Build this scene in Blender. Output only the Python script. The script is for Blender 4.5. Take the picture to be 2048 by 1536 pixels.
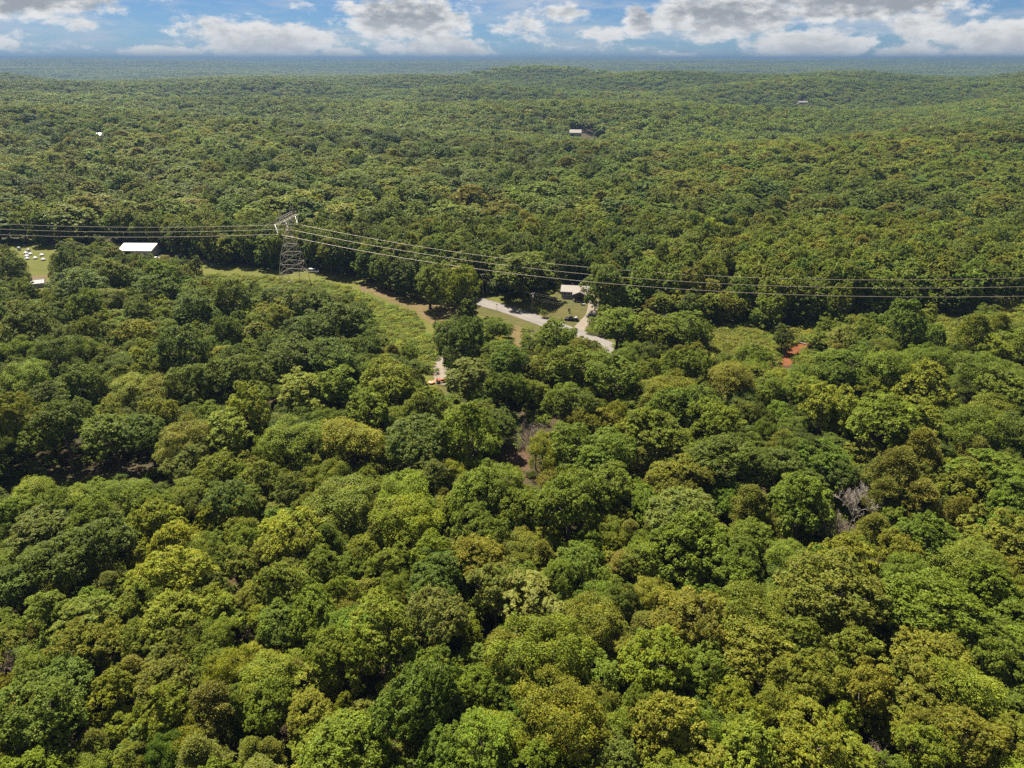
import bpy, bmesh, math, random
import numpy as np
from mathutils import Vector, Matrix

for _o in list(bpy.data.objects):
    bpy.data.objects.remove(_o)
scene = bpy.context.scene
COL = scene.collection
R = math.radians

# ------------------------------------------------------------------ camera
CAM_H = 100.0
PITCH = R(24.6)
F_PX = 1420.0            # focal length in pixels of a 2048 px wide picture
cam_data = bpy.data.cameras.new('camera')
cam = bpy.data.objects.new('camera', cam_data)
COL.objects.link(cam)
cam.location = (0, 0, CAM_H)
cam.rotation_euler = (R(90) - PITCH, 0, 0)
cam_data.sensor_width = 36.0
cam_data.lens = 36.0 * F_PX / 2048.0
cam_data.clip_start = 1.0
cam_data.clip_end = 90000.0
scene.camera = cam

# ------------------------------------------------------------------ sun, exposure
SUN_EL = R(60)
SUN_AZ = R(-32)          # clockwise from +Y, the way the camera looks
sun_vec = Vector((math.sin(SUN_AZ) * math.cos(SUN_EL), math.cos(SUN_AZ) * math.cos(SUN_EL), math.sin(SUN_EL)))
sd = bpy.data.lights.new('sun', 'SUN')
sd.energy = 5.0
sd.angle = R(0.5)
sd.color = (1.0, 0.92, 0.76)
sun = bpy.data.objects.new('sun', sd)
COL.objects.link(sun)
sun.rotation_euler = (-sun_vec).to_track_quat('-Z', 'Y').to_euler()
sun.location = (0, 0, 300)

vs = scene.view_settings
vs.view_transform = 'Standard'
vs.look = 'None'
vs.exposure = 1.76
vs.gamma = 1.0
vs.use_curve_mapping = False
scene.cycles.use_denoising = False
scene.cycles.max_bounces = 4
scene.cycles.diffuse_bounces = 2
scene.cycles.transmission_bounces = 2
scene.cycles.glossy_bounces = 2
scene.cycles.volume_bounces = 0
scene.cycles.caustics_reflective = False
scene.cycles.caustics_refractive = False

# ------------------------------------------------------------------ world: Nishita sky with cumulus
world = bpy.data.worlds.new('World')
scene.world = world
world.use_nodes = True


class NT:
    """small helper to write node trees"""
    def __init__(self, tree):
        self.t = tree
        self.n = tree.nodes
        self.l = tree.links

    def new(self, typ, **kw):
        nd = self.n.new(typ)
        for k, v in kw.items():
            setattr(nd, k, v)
        return nd

    def put(self, sock, val):
        if hasattr(val, 'is_output'):
            self.l.new(val, sock)
        else:
            sock.default_value = val

    def math(self, op, a, b=0.0, c=None, clamp=False):
        nd = self.new('ShaderNodeMath', operation=op, use_clamp=clamp)
        self.put(nd.inputs[0], a)
        self.put(nd.inputs[1], b)
        if c is not None:
            self.put(nd.inputs[2], c)
        return nd.outputs[0]

    def smooth(self, v, a, b, lo=0.0, hi=1.0):
        nd = self.new('ShaderNodeMapRange', interpolation_type='SMOOTHSTEP')
        self.put(nd.inputs['Value'], v)
        for k, x in zip(('From Min', 'From Max', 'To Min', 'To Max'), (a, b, lo, hi)):
            self.put(nd.inputs[k], x)
        return nd.outputs[0]

    def noise(self, vec, scale, detail=4.0, rough=0.55, w=None):
        nd = self.new('ShaderNodeTexNoise')
        if vec is not None:
            self.put(nd.inputs['Vector'], vec)
        nd.inputs['Scale'].default_value = scale
        nd.inputs['Detail'].default_value = detail
        nd.inputs['Roughness'].default_value = rough
        return nd.outputs['Fac']

    def xyz(self, x, y, z=0.0):
        nd = self.new('ShaderNodeCombineXYZ')
        for s, v in zip(nd.inputs, (x, y, z)):
            self.put(s, v)
        return nd.outputs[0]

    def mix(self, fac, a, b, blend='MIX'):
        nd = self.new('ShaderNodeMix', data_type='RGBA', blend_type=blend)
        self.put(nd.inputs[0], fac)
        self.put(nd.inputs[6], a if hasattr(a, 'is_output') else (*a, 1.0))
        self.put(nd.inputs[7], b if hasattr(b, 'is_output') else (*b, 1.0))
        return nd.outputs[2]


def cloud_group():
    g = bpy.data.node_groups.new('cloud_density', 'ShaderNodeTree')
    g.interface.new_socket('az', in_out='INPUT', socket_type='NodeSocketFloat')
    g.interface.new_socket('el', in_out='INPUT', socket_type='NodeSocketFloat')
    g.interface.new_socket('density', in_out='OUTPUT', socket_type='NodeSocketFloat')
    g.interface.new_socket('soft', in_out='OUTPUT', socket_type='NodeSocketFloat')
    k = NT(g)
    gi = k.new('NodeGroupInput')
    go = k.new('NodeGroupOutput')
    az, el = gi.outputs['az'], gi.outputs['el']
    # cumulus in the part of the sky the camera sees: (azimuth, elevation, half sizes) in radians
    puffs = [(580, 86, 135, 36, 1.1), (480, 62, 80, 26, .85), (390, 106, 80, 14, 1.0), (830, 48, 130, 50, 1.1),
             (900, 92, 120, 28, 1.0), (1040, 60, 90, 34, .7), (1400, 45, 160, 46, 1.1), (1560, 92, 115, 32, 1.1),
             (1320, 112, 50, 12, .9), (1250, 50, 34, 36, 1.0), (1640, 18, 200, 44, 1.15), (1940, 88, 120, 38, 1.1),
             (1740, 104, 70, 20, .95), (130, 20, 180, 38, 1.2), (2020, 20, 80, 30, 1.05), (960, 0, 280, 18, .9),
             (1750, 60, 70, 38, .85), (80, 92, 160, 22, .55), (1160, 95, 140, 22, .55), (340, 20, 60, 30, .5), (640, 20, 90, 22, .5),
             (1110, 38, 90, 22, .70), (1190, 74, 80, 20, .66), (250, 60, 80, 20, .62), (705, 104, 60, 14, .8)]
    total = None
    for (u, v, rx, ry, wt) in puffs:
        a0 = math.atan((u - 1024) / F_PX)
        e0 = (115 - v) / F_PX * 0.95
        dx = k.math('MULTIPLY', k.math('SUBTRACT', az, a0), F_PX / rx * 0.92)
        dy = k.math('MULTIPLY', k.math('SUBTRACT', el, e0), F_PX / ry)
        r2 = k.math('ADD', k.math('MULTIPLY', dx, dx), k.math('MULTIPLY', dy, dy))
        gss = k.math('MULTIPLY', k.math('POWER', 2.718, k.math('MULTIPLY', r2, -1.05)), wt)
        total = gss if total is None else k.math('MAXIMUM', total, gss)
    vec = k.xyz(k.math('MULTIPLY', az, 16.0), k.math('MULTIPLY', el, 34.0), 3.7)
    fine = k.noise(vec, 2.0, 8.0, 0.62)
    broad = k.noise(vec, 0.42, 3.0, 0.5)
    # the same kind of cumulus field carries on round the rest of the sky
    inside = k.math('MULTIPLY', k.smooth(k.math('ABSOLUTE', az), 0.62, 0.80, 1.0, 0.0), k.smooth(el, 0.09, 0.16, 1.0, 0.0))
    wide = k.smooth(broad, 0.40, 0.66)
    base = k.math('ADD', k.math('MULTIPLY', total, inside), k.math('MULTIPLY', wide, k.math('SUBTRACT', 1.0, inside)))
    d = k.math('ADD', base, k.math('MULTIPLY', k.math('SUBTRACT', fine, 0.52), 1.45))
    soft = k.math('ADD', base, k.math('MULTIPLY', k.math('SUBTRACT', k.noise(vec, 2.4, 6.0, 0.6), 0.5), 2.0))
    k.l.new(soft, go.inputs['soft'])
    k.l.new(d, go.inputs['density'])
    return g


wt = NT(world.node_tree)
wt.n.clear()
tc = wt.new('ShaderNodeTexCoord')
sep = wt.new('ShaderNodeSeparateXYZ')
wt.l.new(tc.outputs['Generated'], sep.inputs[0])
az = wt.math('ARCTAN2', sep.outputs[0], sep.outputs[1])
el = wt.math('ARCSINE', sep.outputs[2])
sky = wt.new('ShaderNodeTexSky', sky_type='NISHITA')
sky.sun_disc = False
sky.sun_elevation = SUN_EL
sky.sun_rotation = SUN_AZ
sky.altitude = 300
sky.air_density = 0.7
sky.dust_density = 0.0
sky.ozone_density = 4.0
cg = cloud_group()
g1 = wt.new('ShaderNodeGroup', node_tree=cg)
wt.l.new(az, g1.inputs[0])
wt.l.new(el, g1.inputs[1])
g2 = wt.new('ShaderNodeGroup', node_tree=cg)
wt.l.new(wt.math('SUBTRACT', az, 0.004), g2.inputs[0])
wt.l.new(wt.math('ADD', el, 0.010), g2.inputs[1])
dens = g1.outputs[0]
cover = wt.smooth(dens, 0.37, 0.68)
cover = wt.math('MULTIPLY', cover, wt.smooth(sep.outputs[2], -0.01, 0.002))
thick_above = wt.smooth(g2.outputs[1], 0.35, 1.05)
thick_here = wt.smooth(g1.outputs[1], 0.35, 1.1)
shade = wt.math('ADD', wt.math('MULTIPLY', thick_above, 0.52), wt.math('MULTIPLY', thick_here, 0.33), clamp=True)
high = wt.smooth(el, 0.030, 0.062, 0.0, 0.45)
shade = wt.math('MULTIPLY', wt.math('ADD', wt.math('MULTIPLY', shade, wt.smooth(el, 0.008, 0.05, 0.55, 0.95)), high, clamp=True), thick_here)
ccol = wt.mix(shade, (5.3, 5.25, 5.15), (2.1, 2.25, 2.4))
skyblue = wt.mix(1.0, sky.outputs[0], (0.27, 0.36, 0.47), 'MULTIPLY')
wisp = wt.noise(wt.xyz(wt.math('MULTIPLY', az, 6.0), wt.math('MULTIPLY', el, 30.0), 9.1), 1.6, 6.0, 0.6)
skyblue = wt.mix(wt.smooth(wisp, 0.40, 0.70, 0.0, 0.62), skyblue, (3.7, 3.9, 4.2))
col = wt.mix(wt.math('MULTIPLY', cover, 0.96), skyblue, ccol)
bg = wt.new('ShaderNodeBackground')
wt.l.new(col, bg.inputs['Color'])
bg.inputs['Strength'].default_value = 0.05
out = wt.new('ShaderNodeOutputWorld')
wt.l.new(bg.outputs[0], out.inputs['Surface'])

# ------------------------------------------------------------------ helpers
CP, SP = math.cos(PITCH), math.sin(PITCH)


def at(u, v, z=0.0):
    """the point at height z that the photograph shows at pixel (u, v) of 2048 x 1536"""
    xc, yc = (u - 1024) / F_PX, (768 - v) / F_PX
    d = (xc, CP + yc * SP, -SP + yc * CP)
    t = (z - CAM_H) / d[2]
    return Vector((d[0] * t, d[1] * t, z))


def project(x, y, z):
    dz = z - CAM_H
    dep = y * CP - dz * SP
    up = y * SP + dz * CP
    return 1024 + F_PX * x / dep, 768 - F_PX * up / dep, dep


def tag(o, label=None, cat=None, group=None, kind=None):
    if label:
        o['label'] = label
    if cat:
        o['category'] = cat
    if group:
        o['group'] = group
    if kind:
        o['kind'] = kind
    return o


def link(name, data, parent=None):
    o = bpy.data.objects.new(name, data)
    COL.objects.link(o)
    if parent:
        o.parent = parent
    return o


def empty(name, loc=(0, 0, 0), rz=0.0):
    o = link(name, None)
    o.empty_display_size = 0.5
    o.location = loc
    o.rotation_euler = (0, 0, rz)
    return o


class MB:
    """collects boxes, tubes and faces into one mesh"""
    def __init__(self):
        self.v = []
        self.f = []

    def add(self, vs, fs):
        b = len(self.v)
        self.v += [tuple(p) for p in vs]
        self.f += [tuple(i + b for i in f) for f in fs]
        return self

    def box(self, cx, cy, cz, sx, sy, sz, rz=0.0):
        c, s = math.cos(rz), math.sin(rz)
        vs = []
        for z in (-.5, .5):
            for x, y in ((-.5, -.5), (.5, -.5), (.5, .5), (-.5, .5)):
                X, Y = x * sx, y * sy
                vs.append((cx + X * c - Y * s, cy + X * s + Y * c, cz + z * sz))
        return self.add(vs, [(3, 2, 1, 0), (4, 5, 6, 7), (0, 1, 5, 4), (1, 2, 6, 5), (2, 3, 7, 6), (3, 0, 4, 7)])

    def bar(self, a, b, r, r2=None, n=4):
        a, b = Vector(a), Vector(b)
        r2 = r if r2 is None else r2
        d = (b - a).normalized()
        u = d.orthogonal().normalized()
        w = d.cross(u)
        vs = []
        for p, rr in ((a, r), (b, r2)):
            for i in range(n):
                t = 2 * math.pi * (i + .5) / n
                vs.append(p + u * (math.cos(t) * rr) + w * (math.sin(t) * rr))
        fs = [(i, (i + 1) % n, n + (i + 1) % n, n + i) for i in range(n)]
        fs += [tuple(range(n - 1, -1, -1)), tuple(range(n, 2 * n))]
        return self.add(vs, fs)

    def prism(self, prof, x0, x1, axis='x'):
        """profile of (a, z) points extruded along an axis"""
        n = len(prof)
        vs = []
        for x in (x0, x1):
            for a, z in prof:
                vs.append((x, a, z) if axis == 'x' else (a, x, z))
        fs = [(i, (i + 1) % n, n + (i + 1) % n, n + i) for i in range(n)]
        fs += [tuple(range(n - 1, -1, -1)), tuple(range(n, 2 * n))]
        return self.add(vs, fs)

    def lathe(self, prof, n=16, c=(0, 0, 0)):
        vs, fs = [], []
        for r, z in prof:
            for i in range(n):
                t = 2 * math.pi * i / n
                vs.append((c[0] + r * math.cos(t), c[1] + r * math.sin(t), c[2] + z))
        for k in range(len(prof) - 1):
            for i in range(n):
                j = (i + 1) % n
                fs.append((k * n + i, k * n + j, (k + 1) * n + j, (k + 1) * n + i))
        fs.append(tuple(range(n - 1, -1, -1)))
        fs.append(tuple(range((len(prof) - 1) * n, len(prof) * n)))
        return self.add(vs, fs)

    def mesh(self, name, mat):
        me = bpy.data.meshes.new(name)
        me.from_pydata(self.v, [], self.f)
        bm = bmesh.new()
        bm.from_mesh(me)
        bmesh.ops.recalc_face_normals(bm, faces=bm.faces)
        bm.to_mesh(me)
        bm.free()
        if mat:
            me.materials.append(mat)
        return me

    def build(self, name, mat, parent=None):
        return link(name, self.mesh(name, mat), parent)


# ------------------------------------------------------------------ materials
MATS = {}


def mat_new(name):
    m = bpy.data.materials.new(name)
    m.use_nodes = True
    k = NT(m.node_tree)
    b = k.n['Principled BSDF']
    MATS[name] = m
    return m, k, b


def plain(name, rgb, rough=0.7, metal=0.0, var=0.18, scale=1.5, bump=0.0):
    """a painted or raw surface: its colour wanders a little with noise"""
    m, k, b = mat_new(name)
    t = k.new('ShaderNodeTexCoord')
    n = k.noise(t.outputs['Object'], scale, 6.0, 0.65)
    c = k.mix(k.smooth(n, 0.3, 0.7), tuple(x * (1 - var) for x in rgb), tuple(min(1, x * (1 + var)) for x in rgb))
    k.put(b.inputs['Base Color'], c)
    b.inputs['Roughness'].default_value = rough
    b.inputs['Metallic'].default_value = metal
    if bump:
        bn = k.new('ShaderNodeBump')
        bn.inputs['Strength'].default_value = 1.0
        bn.inputs['Distance'].default_value = bump
        k.put(bn.inputs['Height'], n)
        k.l.new(bn.outputs[0], b.inputs['Normal'])
    return m


def ground_mat(name, cols, s1=0.05, s2=0.6, bump=0.15, spots=None):
    """earth and grass: three colours mixed at two scales, with relief"""
    m, k, b = mat_new(name)
    t = k.new('ShaderNodeTexCoord')
    p = t.outputs['Object']
    n1 = k.noise(p, s1, 6.0, 0.6)
    n2 = k.noise(p, s2, 8.0, 0.7)
    c = k.mix(k.smooth(n1, 0.36, 0.64), cols[0], cols[1])
    c = k.mix(k.smooth(n2, 0.45, 0.72), c, cols[2])
    if spots:
        c = k.mix(k.smooth(k.noise(p, spots[0], 4.0, 0.6), 0.60, 0.70), c, spots[1])
    k.put(b.inputs['Base Color'], c)
    b.inputs['Roughness'].default_value = 0.95
    b.inputs['Specular IOR Level'].default_value = 0.15
    bn = k.new('ShaderNodeBump')
    bn.inputs['Distance'].default_value = bump
    k.put(bn.inputs['Height'], n2)
    k.l.new(bn.outputs[0], b.inputs['Normal'])
    return m


def leaf_mat(name, trans=0.31, spec=0.12):
    """foliage: the tree's own colour times the clump's variation; light passes through the leaves"""
    m, k, b = mat_new(name)
    a = k.new('ShaderNodeAttribute', attribute_type='INSTANCER', attribute_name='tint')
    v = k.new('ShaderNodeAttribute', attribute_type='GEOMETRY', attribute_name='leafvar')
    c = k.mix(1.0, a.outputs['Color'], v.outputs['Color'], 'MULTIPLY')
    k.put(b.inputs['Base Color'], c)
    b.inputs['Roughness'].default_value = 0.55
    b.inputs['Specular IOR Level'].default_value = spec
    tr = k.new('ShaderNodeBsdfTranslucent')
    k.put(tr.inputs['Color'], k.mix(1.0, c, (1.35, 1.25, 0.6), 'MULTIPLY'))
    mx = k.new('ShaderNodeMixShader')
    mx.inputs[0].default_value = trans
    k.l.new(b.outputs[0], mx.inputs[1])
    k.l.new(tr.outputs[0], mx.inputs[2])
    k.l.new(mx.outputs[0], k.n['Material Output'].inputs['Surface'])
    return m


LEAF = leaf_mat('leaf')
NEEDLE = leaf_mat('needle', 0.30, 0.1)
BARK = plain('bark', (0.085, 0.065, 0.05), 0.9, 0, 0.35, 2.0, 0.05)
DEADWOOD = plain('dead_wood', (0.21, 0.16, 0.135), 0.9, 0, 0.3, 1.5)
PALEWOOD = plain('pale_wood', (0.26, 0.225, 0.195), 0.85, 0, 0.25, 1.5)
FLOOR = ground_mat('forest_floor', ((0.0330, 0.0300, 0.0132), (0.0510, 0.0330, 0.0180), (0.0240, 0.0330, 0.0108)), 0.03, 0.5, 0.3, (0.11, (0.055, 0.036, 0.022)))
GRASS = ground_mat('meadow_grass', ((0.0659, 0.0726, 0.0121), (0.0860, 0.0860, 0.0168), (0.0470, 0.0578, 0.0101)), 0.045, 0.9, 0.5)
LAWN = ground_mat('lawn_grass', ((0.0494, 0.0494, 0.0126), (0.0692, 0.0592, 0.0197), (0.0395, 0.0455, 0.0099)), 0.08, 0.5, 0.12)
DRYGRASS = ground_mat('dry_grass', ((0.0843, 0.0631, 0.0252), (0.1052, 0.0737, 0.0359), (0.0548, 0.0506, 0.0147)), 0.07, 0.6, 0.25)
DIRT = ground_mat('bare_dirt', ((0.0894, 0.0606, 0.0367), (0.1086, 0.0751, 0.0479), (0.0606, 0.0415, 0.0240)), 0.12, 0.8, 0.12)
REDMUD = ground_mat('red_mud', ((0.1063, 0.0375, 0.0137), (0.1313, 0.0500, 0.0200), (0.0800, 0.0300, 0.0125)), 0.15, 0.9, 0.2)
BROWNSOIL = ground_mat('brown_soil', ((0.0561, 0.0323, 0.0196), (0.0729, 0.0435, 0.0267), (0.0337, 0.0210, 0.0126)), 0.2, 0.9, 0.15)
GRAVEL = ground_mat('gravel', ((0.1522, 0.1275, 0.1051), (0.1746, 0.1477, 0.1230), (0.1208, 0.1006, 0.0805)), 0.3, 2.5, 0.05)
ASPHALT = ground_mat('sun_bleached_asphalt', ((0.1334, 0.1220, 0.1151), (0.1518, 0.1380, 0.1311), (0.1151, 0.1057, 0.1013)), 0.15, 3.0, 0.02)
GALV = plain('galvanised_steel', (0.34, 0.305, 0.26), 0.55, 0.25, 0.15, 1.0)
INSUL = plain('insulator_glass', (0.62, 0.64, 0.62), 0.35)
CONDUCTOR = plain('aluminium_conductor', (0.19, 0.16, 0.12), 0.5, 0.2, 0.1, 0.3)
DARKWIRE = plain('dark_service_wire', (0.10, 0.09, 0.08), 0.6, 0, 0.1)
POLEWOOD = plain('weathered_pole_wood', (0.17, 0.14, 0.115), 0.9, 0, 0.3, 1.2)
WHITEMETAL = plain('white_roof_metal', (0.26, 0.25, 0.25), 0.45, 0.0, 0.06, 0.4)
WALLGREY = plain('grey_wall_panel', (0.42, 0.42, 0.42), 0.7, 0, 0.1)
TANROOF = plain('tan_roof_metal', (0.125, 0.105, 0.092), 0.6, 0, 0.10, 0.8)
SIDING = plain('pale_siding', (0.22, 0.20, 0.17), 0.75, 0, 0.1)
DARKWOOD = plain('dark_deck_wood', (0.10, 0.075, 0.055), 0.85, 0, 0.3)
TRIMWHITE = plain('white_trim', (0.75, 0.74, 0.71), 0.6, 0, 0.06)
GLASS = plain('window_glass', (0.03, 0.035, 0.04), 0.12, 0, 0.1)
BLACKPAINT = plain('black_car_paint', (0.016, 0.017, 0.02), 0.25, 0, 0.1)
GREYPAINT = plain('dark_grey_car_paint', (0.09, 0.095, 0.105), 0.28, 0.2, 0.1)
WHITEPAINT = plain('white_car_paint', (0.72, 0.72, 0.71), 0.3, 0, 0.05)
BLUEPAINT = plain('navy_car_paint', (0.03, 0.04, 0.07), 0.3, 0, 0.1)
RUBBER = plain('tyre_rubber', (0.02, 0.02, 0.021), 0.85, 0, 0.2)
RIM = plain('wheel_rim', (0.5, 0.5, 0.5), 0.4, 0.6, 0.1)
ORANGE = plain('orange_machine_paint', (0.62, 0.13, 0.035), 0.45, 0, 0.15)
ORANGE2 = plain('faded_orange_paint', (0.66, 0.20, 0.10), 0.55, 0, 0.2)
DARKIRON = plain('dark_iron', (0.035, 0.03, 0.028), 0.6, 0.3, 0.2)
WHITEPLASTIC = plain('white_plastic', (0.40, 0.40, 0.40), 0.5, 0, 0.05)
SHEDROOF = plain('grey_shed_roof', (0.14, 0.13, 0.125), 0.6, 0, 0.15, 1.0)

# ------------------------------------------------------------------ terrain
PROF_D = np.array([0, 500, 1000, 1700, 2600, 3400, 4300, 6500, 10000, 16000, 26000, 60000], float)
PROF_Z = np.array([0, 0, -4, -6, 4, 12, -50, -45, 28, 58, 70, 70], float)


def terr(x, y):
    x = np.asarray(x, float)
    y = np.asarray(y, float)
    d = np.hypot(x, y)
    t = np.clip((d - 560) / 800, 0, 1)
    ramp = t * t * (3 - 2 * t) * (1 - .75 * np.clip((d - 3600) / 2500, 0, 1))
    z = np.interp(d, PROF_D, PROF_Z)
    z = z + ramp * (16 * np.sin(x / 213 + 1.3 + 0.5 * np.sin(y / 310)) * np.sin(y / 247 + 0.6) + 7.5 * np.sin(x / 131 - y / 173 + 2.0)
                    + 10 * np.sin(x / 620 + y / 480 + 0.4) + 16 * np.sin(y / 108 + 1.3 * np.sin(x / 270 + .8) + 0.5))
    t2 = np.clip((d - 3000) / 4000, 0, 1)
    z = z + t2 * (13 * np.sin(x / 1500 + 0.7 + np.sin(y / 2300)) + 9 * np.sin(x / 870 + y / 1300) + 13 * np.sin(y / 640 + x / 2300 + 1.5 * np.sin(x / 1700)) + 7 * np.sin(x / 390 + y / 900))
    return z


def graded(lo, hi):
    pos = list(np.arange(0, 601, 60))
    step = 60.0
    while pos[-1] < max(abs(lo), hi):
        step *= 1.055
        pos.append(pos[-1] + step)
    pos = np.array(pos)
    full = np.concatenate([-pos[:0:-1], pos])
    return full[(full >= lo) & (full <= hi)]


def make_ground():
    xs = graded(-30000, 30000)
    ys = graded(-3000, 30000)
    X, Y = np.meshgrid(xs, ys)
    Z = terr(X, Y)
    nx, ny = len(xs), len(ys)
    V = np.stack([X.ravel(), Y.ravel(), Z.ravel()], 1)
    idx = np.arange(nx * ny).reshape(ny, nx)
    Fq = np.stack([idx[:-1, :-1].ravel(), idx[:-1, 1:].ravel(), idx[1:, 1:].ravel(), idx[1:, :-1].ravel()], 1)
    me = bpy.data.meshes.new('ground')
    me.vertices.add(len(V))
    me.vertices.foreach_set('co', V.ravel())
    me.loops.add(Fq.size)
    me.loops.foreach_set('vertex_index', Fq.ravel().astype(np.int32))
    me.polygons.add(len(Fq))
    me.polygons.foreach_set('loop_start', np.arange(0, Fq.size, 4, dtype=np.int32))
    me.polygons.foreach_set('use_smooth', np.ones(len(Fq), bool))
    me.update(calc_edges=True)
    me.materials.append(FLOOR)
    return tag(link('ground', me), kind='structure')


make_ground()


def sheet(name, pts, z, mat, kind='structure', rough_edge=1.2, seed=1):
    """a flat patch of ground with an uneven outline, a few mm above the sheet below"""
    rnd = random.Random(seed)
    P = [Vector((p[0], p[1])) for p in pts]
    outl = []
    for i, a in enumerate(P):
        b = P[(i + 1) % len(P)]
        n = max(1, int((b - a).length / 2.5))
        for j in range(n):
            q = a.lerp(b, j / n)
            outl.append((q.x + rnd.uniform(-1, 1) * rough_edge * .5, q.y + rnd.uniform(-1, 1) * rough_edge * .5, z))
    bm = bmesh.new()
    f = bm.faces.new([bm.verts.new(q) for q in outl])
    bmesh.ops.triangulate(bm, faces=[f])
    for fc in bm.faces:
        if fc.normal.z < 0:
            fc.normal_flip()
    me = bpy.data.meshes.new(name)
    bm.to_mesh(me)
    bm.free()
    me.materials.append(mat)
    return tag(link(name, me), kind=kind)


def px(poly):
    return [(p.x, p.y) for p in (at(u, v) for u, v in poly)]


# power line course (world): y of the middle conductor over x
def line_y(x):
    return 333.0 - (0.30 if x > -105 else 0.18) * (x + 105.0)


# the cleared corridor under the wires, with the meadow, the yard and the field of huts
sheet('meadow', [(-360, 430), (-255, 430), (-200, 385), (-130, 372), (-60, 345), (-20, 322), (40, 330), (62, 322), (80, 300), (130, 292), (235, 284), (330, 265),
                 (330, 225), (235, 240), (150, 255), (120, 232), (60, 250), (20, 228), (-12, 205), (-40, 215), (-45, 262), (-75, 285), (-130, 302), (-235, 322), (-330, 345)], 0.02, GRASS, 'structure', 3.0, 3)
sheet('lawn', px([(1085, 622), (1122, 572), (1180, 572), (1200, 606), (1215, 660), (1225, 690), (1160, 668), (1090, 640)]), 0.045, LAWN, 'structure', 1.5, 4)
sheet('road_verge', px([(930, 588), (1230, 685), (1255, 730), (1190, 730), (1165, 690), (1040, 665), (1038, 705), (1018, 705), (1020, 650), (945, 625)]), 0.07, LAWN, 'structure', 1.5, 5)
sheet('dry_grass_strip', px([(715, 566), (745, 566), (800, 588), (870, 604), (960, 606), (965, 622), (905, 632), (862, 650), (848, 640), (830, 622), (770, 600), (728, 578)]), 0.055, DRYGRASS, 'structure', 4.0, 6)
sheet('dirt_path', px([(721, 568), (733, 568), (733, 576), (727, 592), (721, 592), (722, 580)]), 0.10, DIRT, 'structure', 1.0, 7)
sheet('dry_grass_slope', px([(1025, 650), (1052, 655), (1050, 690), (1035, 720), (1012, 722), (1018, 690)]), 0.10, DRYGRASS, 'structure', 2.0, 8)
sheet('dirt_yard', px([(330, 500), (350, 452), (400, 470), (520, 505), (640, 520), (640, 540), (520, 532), (440, 522), (360, 524)]), 0.06, DIRT, 'structure', 3.0, 9)
sheet('farm_lane', px([(480, 518), (560, 524), (640, 538), (690, 548), (640, 546), (555, 532), (478, 524)]), 0.09, DIRT, 'structure', 1.0, 10)
sheet('gravel_pad', px([(866, 765), (868, 735), (872, 718), (884, 708), (900, 712), (915, 735), (905, 770)]), 0.05, GRAVEL, 'structure', 1.5, 11)
sheet('tractor_track', px([(868, 764), (900, 768), (915, 800), (925, 830), (890, 830), (880, 790)]), 0.045, LAWN, 'structure', 1.5, 12)
sheet('red_mud', px([(1555, 735), (1558, 712), (1580, 692), (1612, 680), (1640, 660), (1650, 640), (1670, 650), (1640, 690), (1610, 708), (1585, 730)]), 0.05, REDMUD, 'structure', 2.0, 13)
sheet('brown_soil', px([(945, 955), (975, 925), (995, 898), (1035, 886), (1070, 890), (1065, 915), (1055, 938), (1000, 955)]), 0.03, BROWNSOIL, 'structure', 2.0, 14)
sheet('hut_field_dirt', px([(55, 552), (92, 550), (98, 578), (55, 578)]), 0.05, DIRT, 'structure', 2.0, 15)


def strip(name, pts, w, z, mat, bend=None):
    """a road: a smooth ribbon along points"""
    P = [Vector((p[0], p[1], 0)) for p in pts]
    Q = []
    for i in range(len(P) - 1):
        p0, p1, p2, p3 = P[max(i - 1, 0)], P[i], P[i + 1], P[min(i + 2, len(P) - 1)]
        for s in range(8):
            t = s / 8
            Q.append(.5 * ((2 * p1) + (p2 - p0) * t + (2 * p0 - 5 * p1 + 4 * p2 - p3) * t * t + (3 * p1 - p0 - 3 * p2 + p3) * t ** 3))
    Q.append(P[-1])
    vs, fs = [], []
    for i, q in enumerate(Q):
        d = (Q[min(i + 1, len(Q) - 1)] - Q[max(i - 1, 0)]).normalized()
        n = Vector((-d.y, d.x, 0))
        vs += [q + n * w / 2 + Vector((0, 0, z)), q - n * w / 2 + Vector((0, 0, z))]
    for i in range(len(Q) - 1):
        fs.append((2 * i, 2 * i + 1, 2 * i + 3, 2 * i + 2))
    me = bpy.data.meshes.new(name)
    me.from_pydata([tuple(v) for v in vs], [], fs)
    me.update()
    me.materials.append(mat)
    o = tag(link(name, me), kind='structure')
    return o, Q


ROADPTS = [at(640, 530), at(800, 556), at(900, 584), at(952, 601), at(1020, 621), at(1090, 645), at(1160, 670), at(1225, 698), at(1290, 730), at(1370, 790)]
strip('road', ROADPTS, 8.6, 0.12, ASPHALT)
YELLOWLINE = plain('road_centre_paint', (0.17, 0.15, 0.105), 0.8, 0, 0.2, 0.8)
strip('road_centre_line', ROADPTS, 0.22, 0.126, YELLOWLINE)
strip('driveway', [at(1158, 668), at(1160, 655), at(1172, 642), at(1182, 630), at(1186, 615), at(1187, 600)], 4.6, 0.10, GRAVEL)

# ------------------------------------------------------------------ tree meshes
def fib_dirs(n, rng, zmin=-0.35):
    i = np.arange(n) + 0.5
    z = 1 - (1 - zmin) * i / n
    ph = i * 2.399963 + rng.uniform(0, 6.28)
    r = np.sqrt(np.clip(1 - z * z, 0, 1))
    d = np.stack([r * np.cos(ph), r * np.sin(ph), z], 1)
    d += rng.normal(0, 0.10, d.shape)
    return d / np.linalg.norm(d, axis=1)[:, None]


def rand_dirs(n, rng):
    d = rng.normal(0, 1, (n, 3))
    return d / np.linalg.norm(d, axis=1)[:, None]


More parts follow.
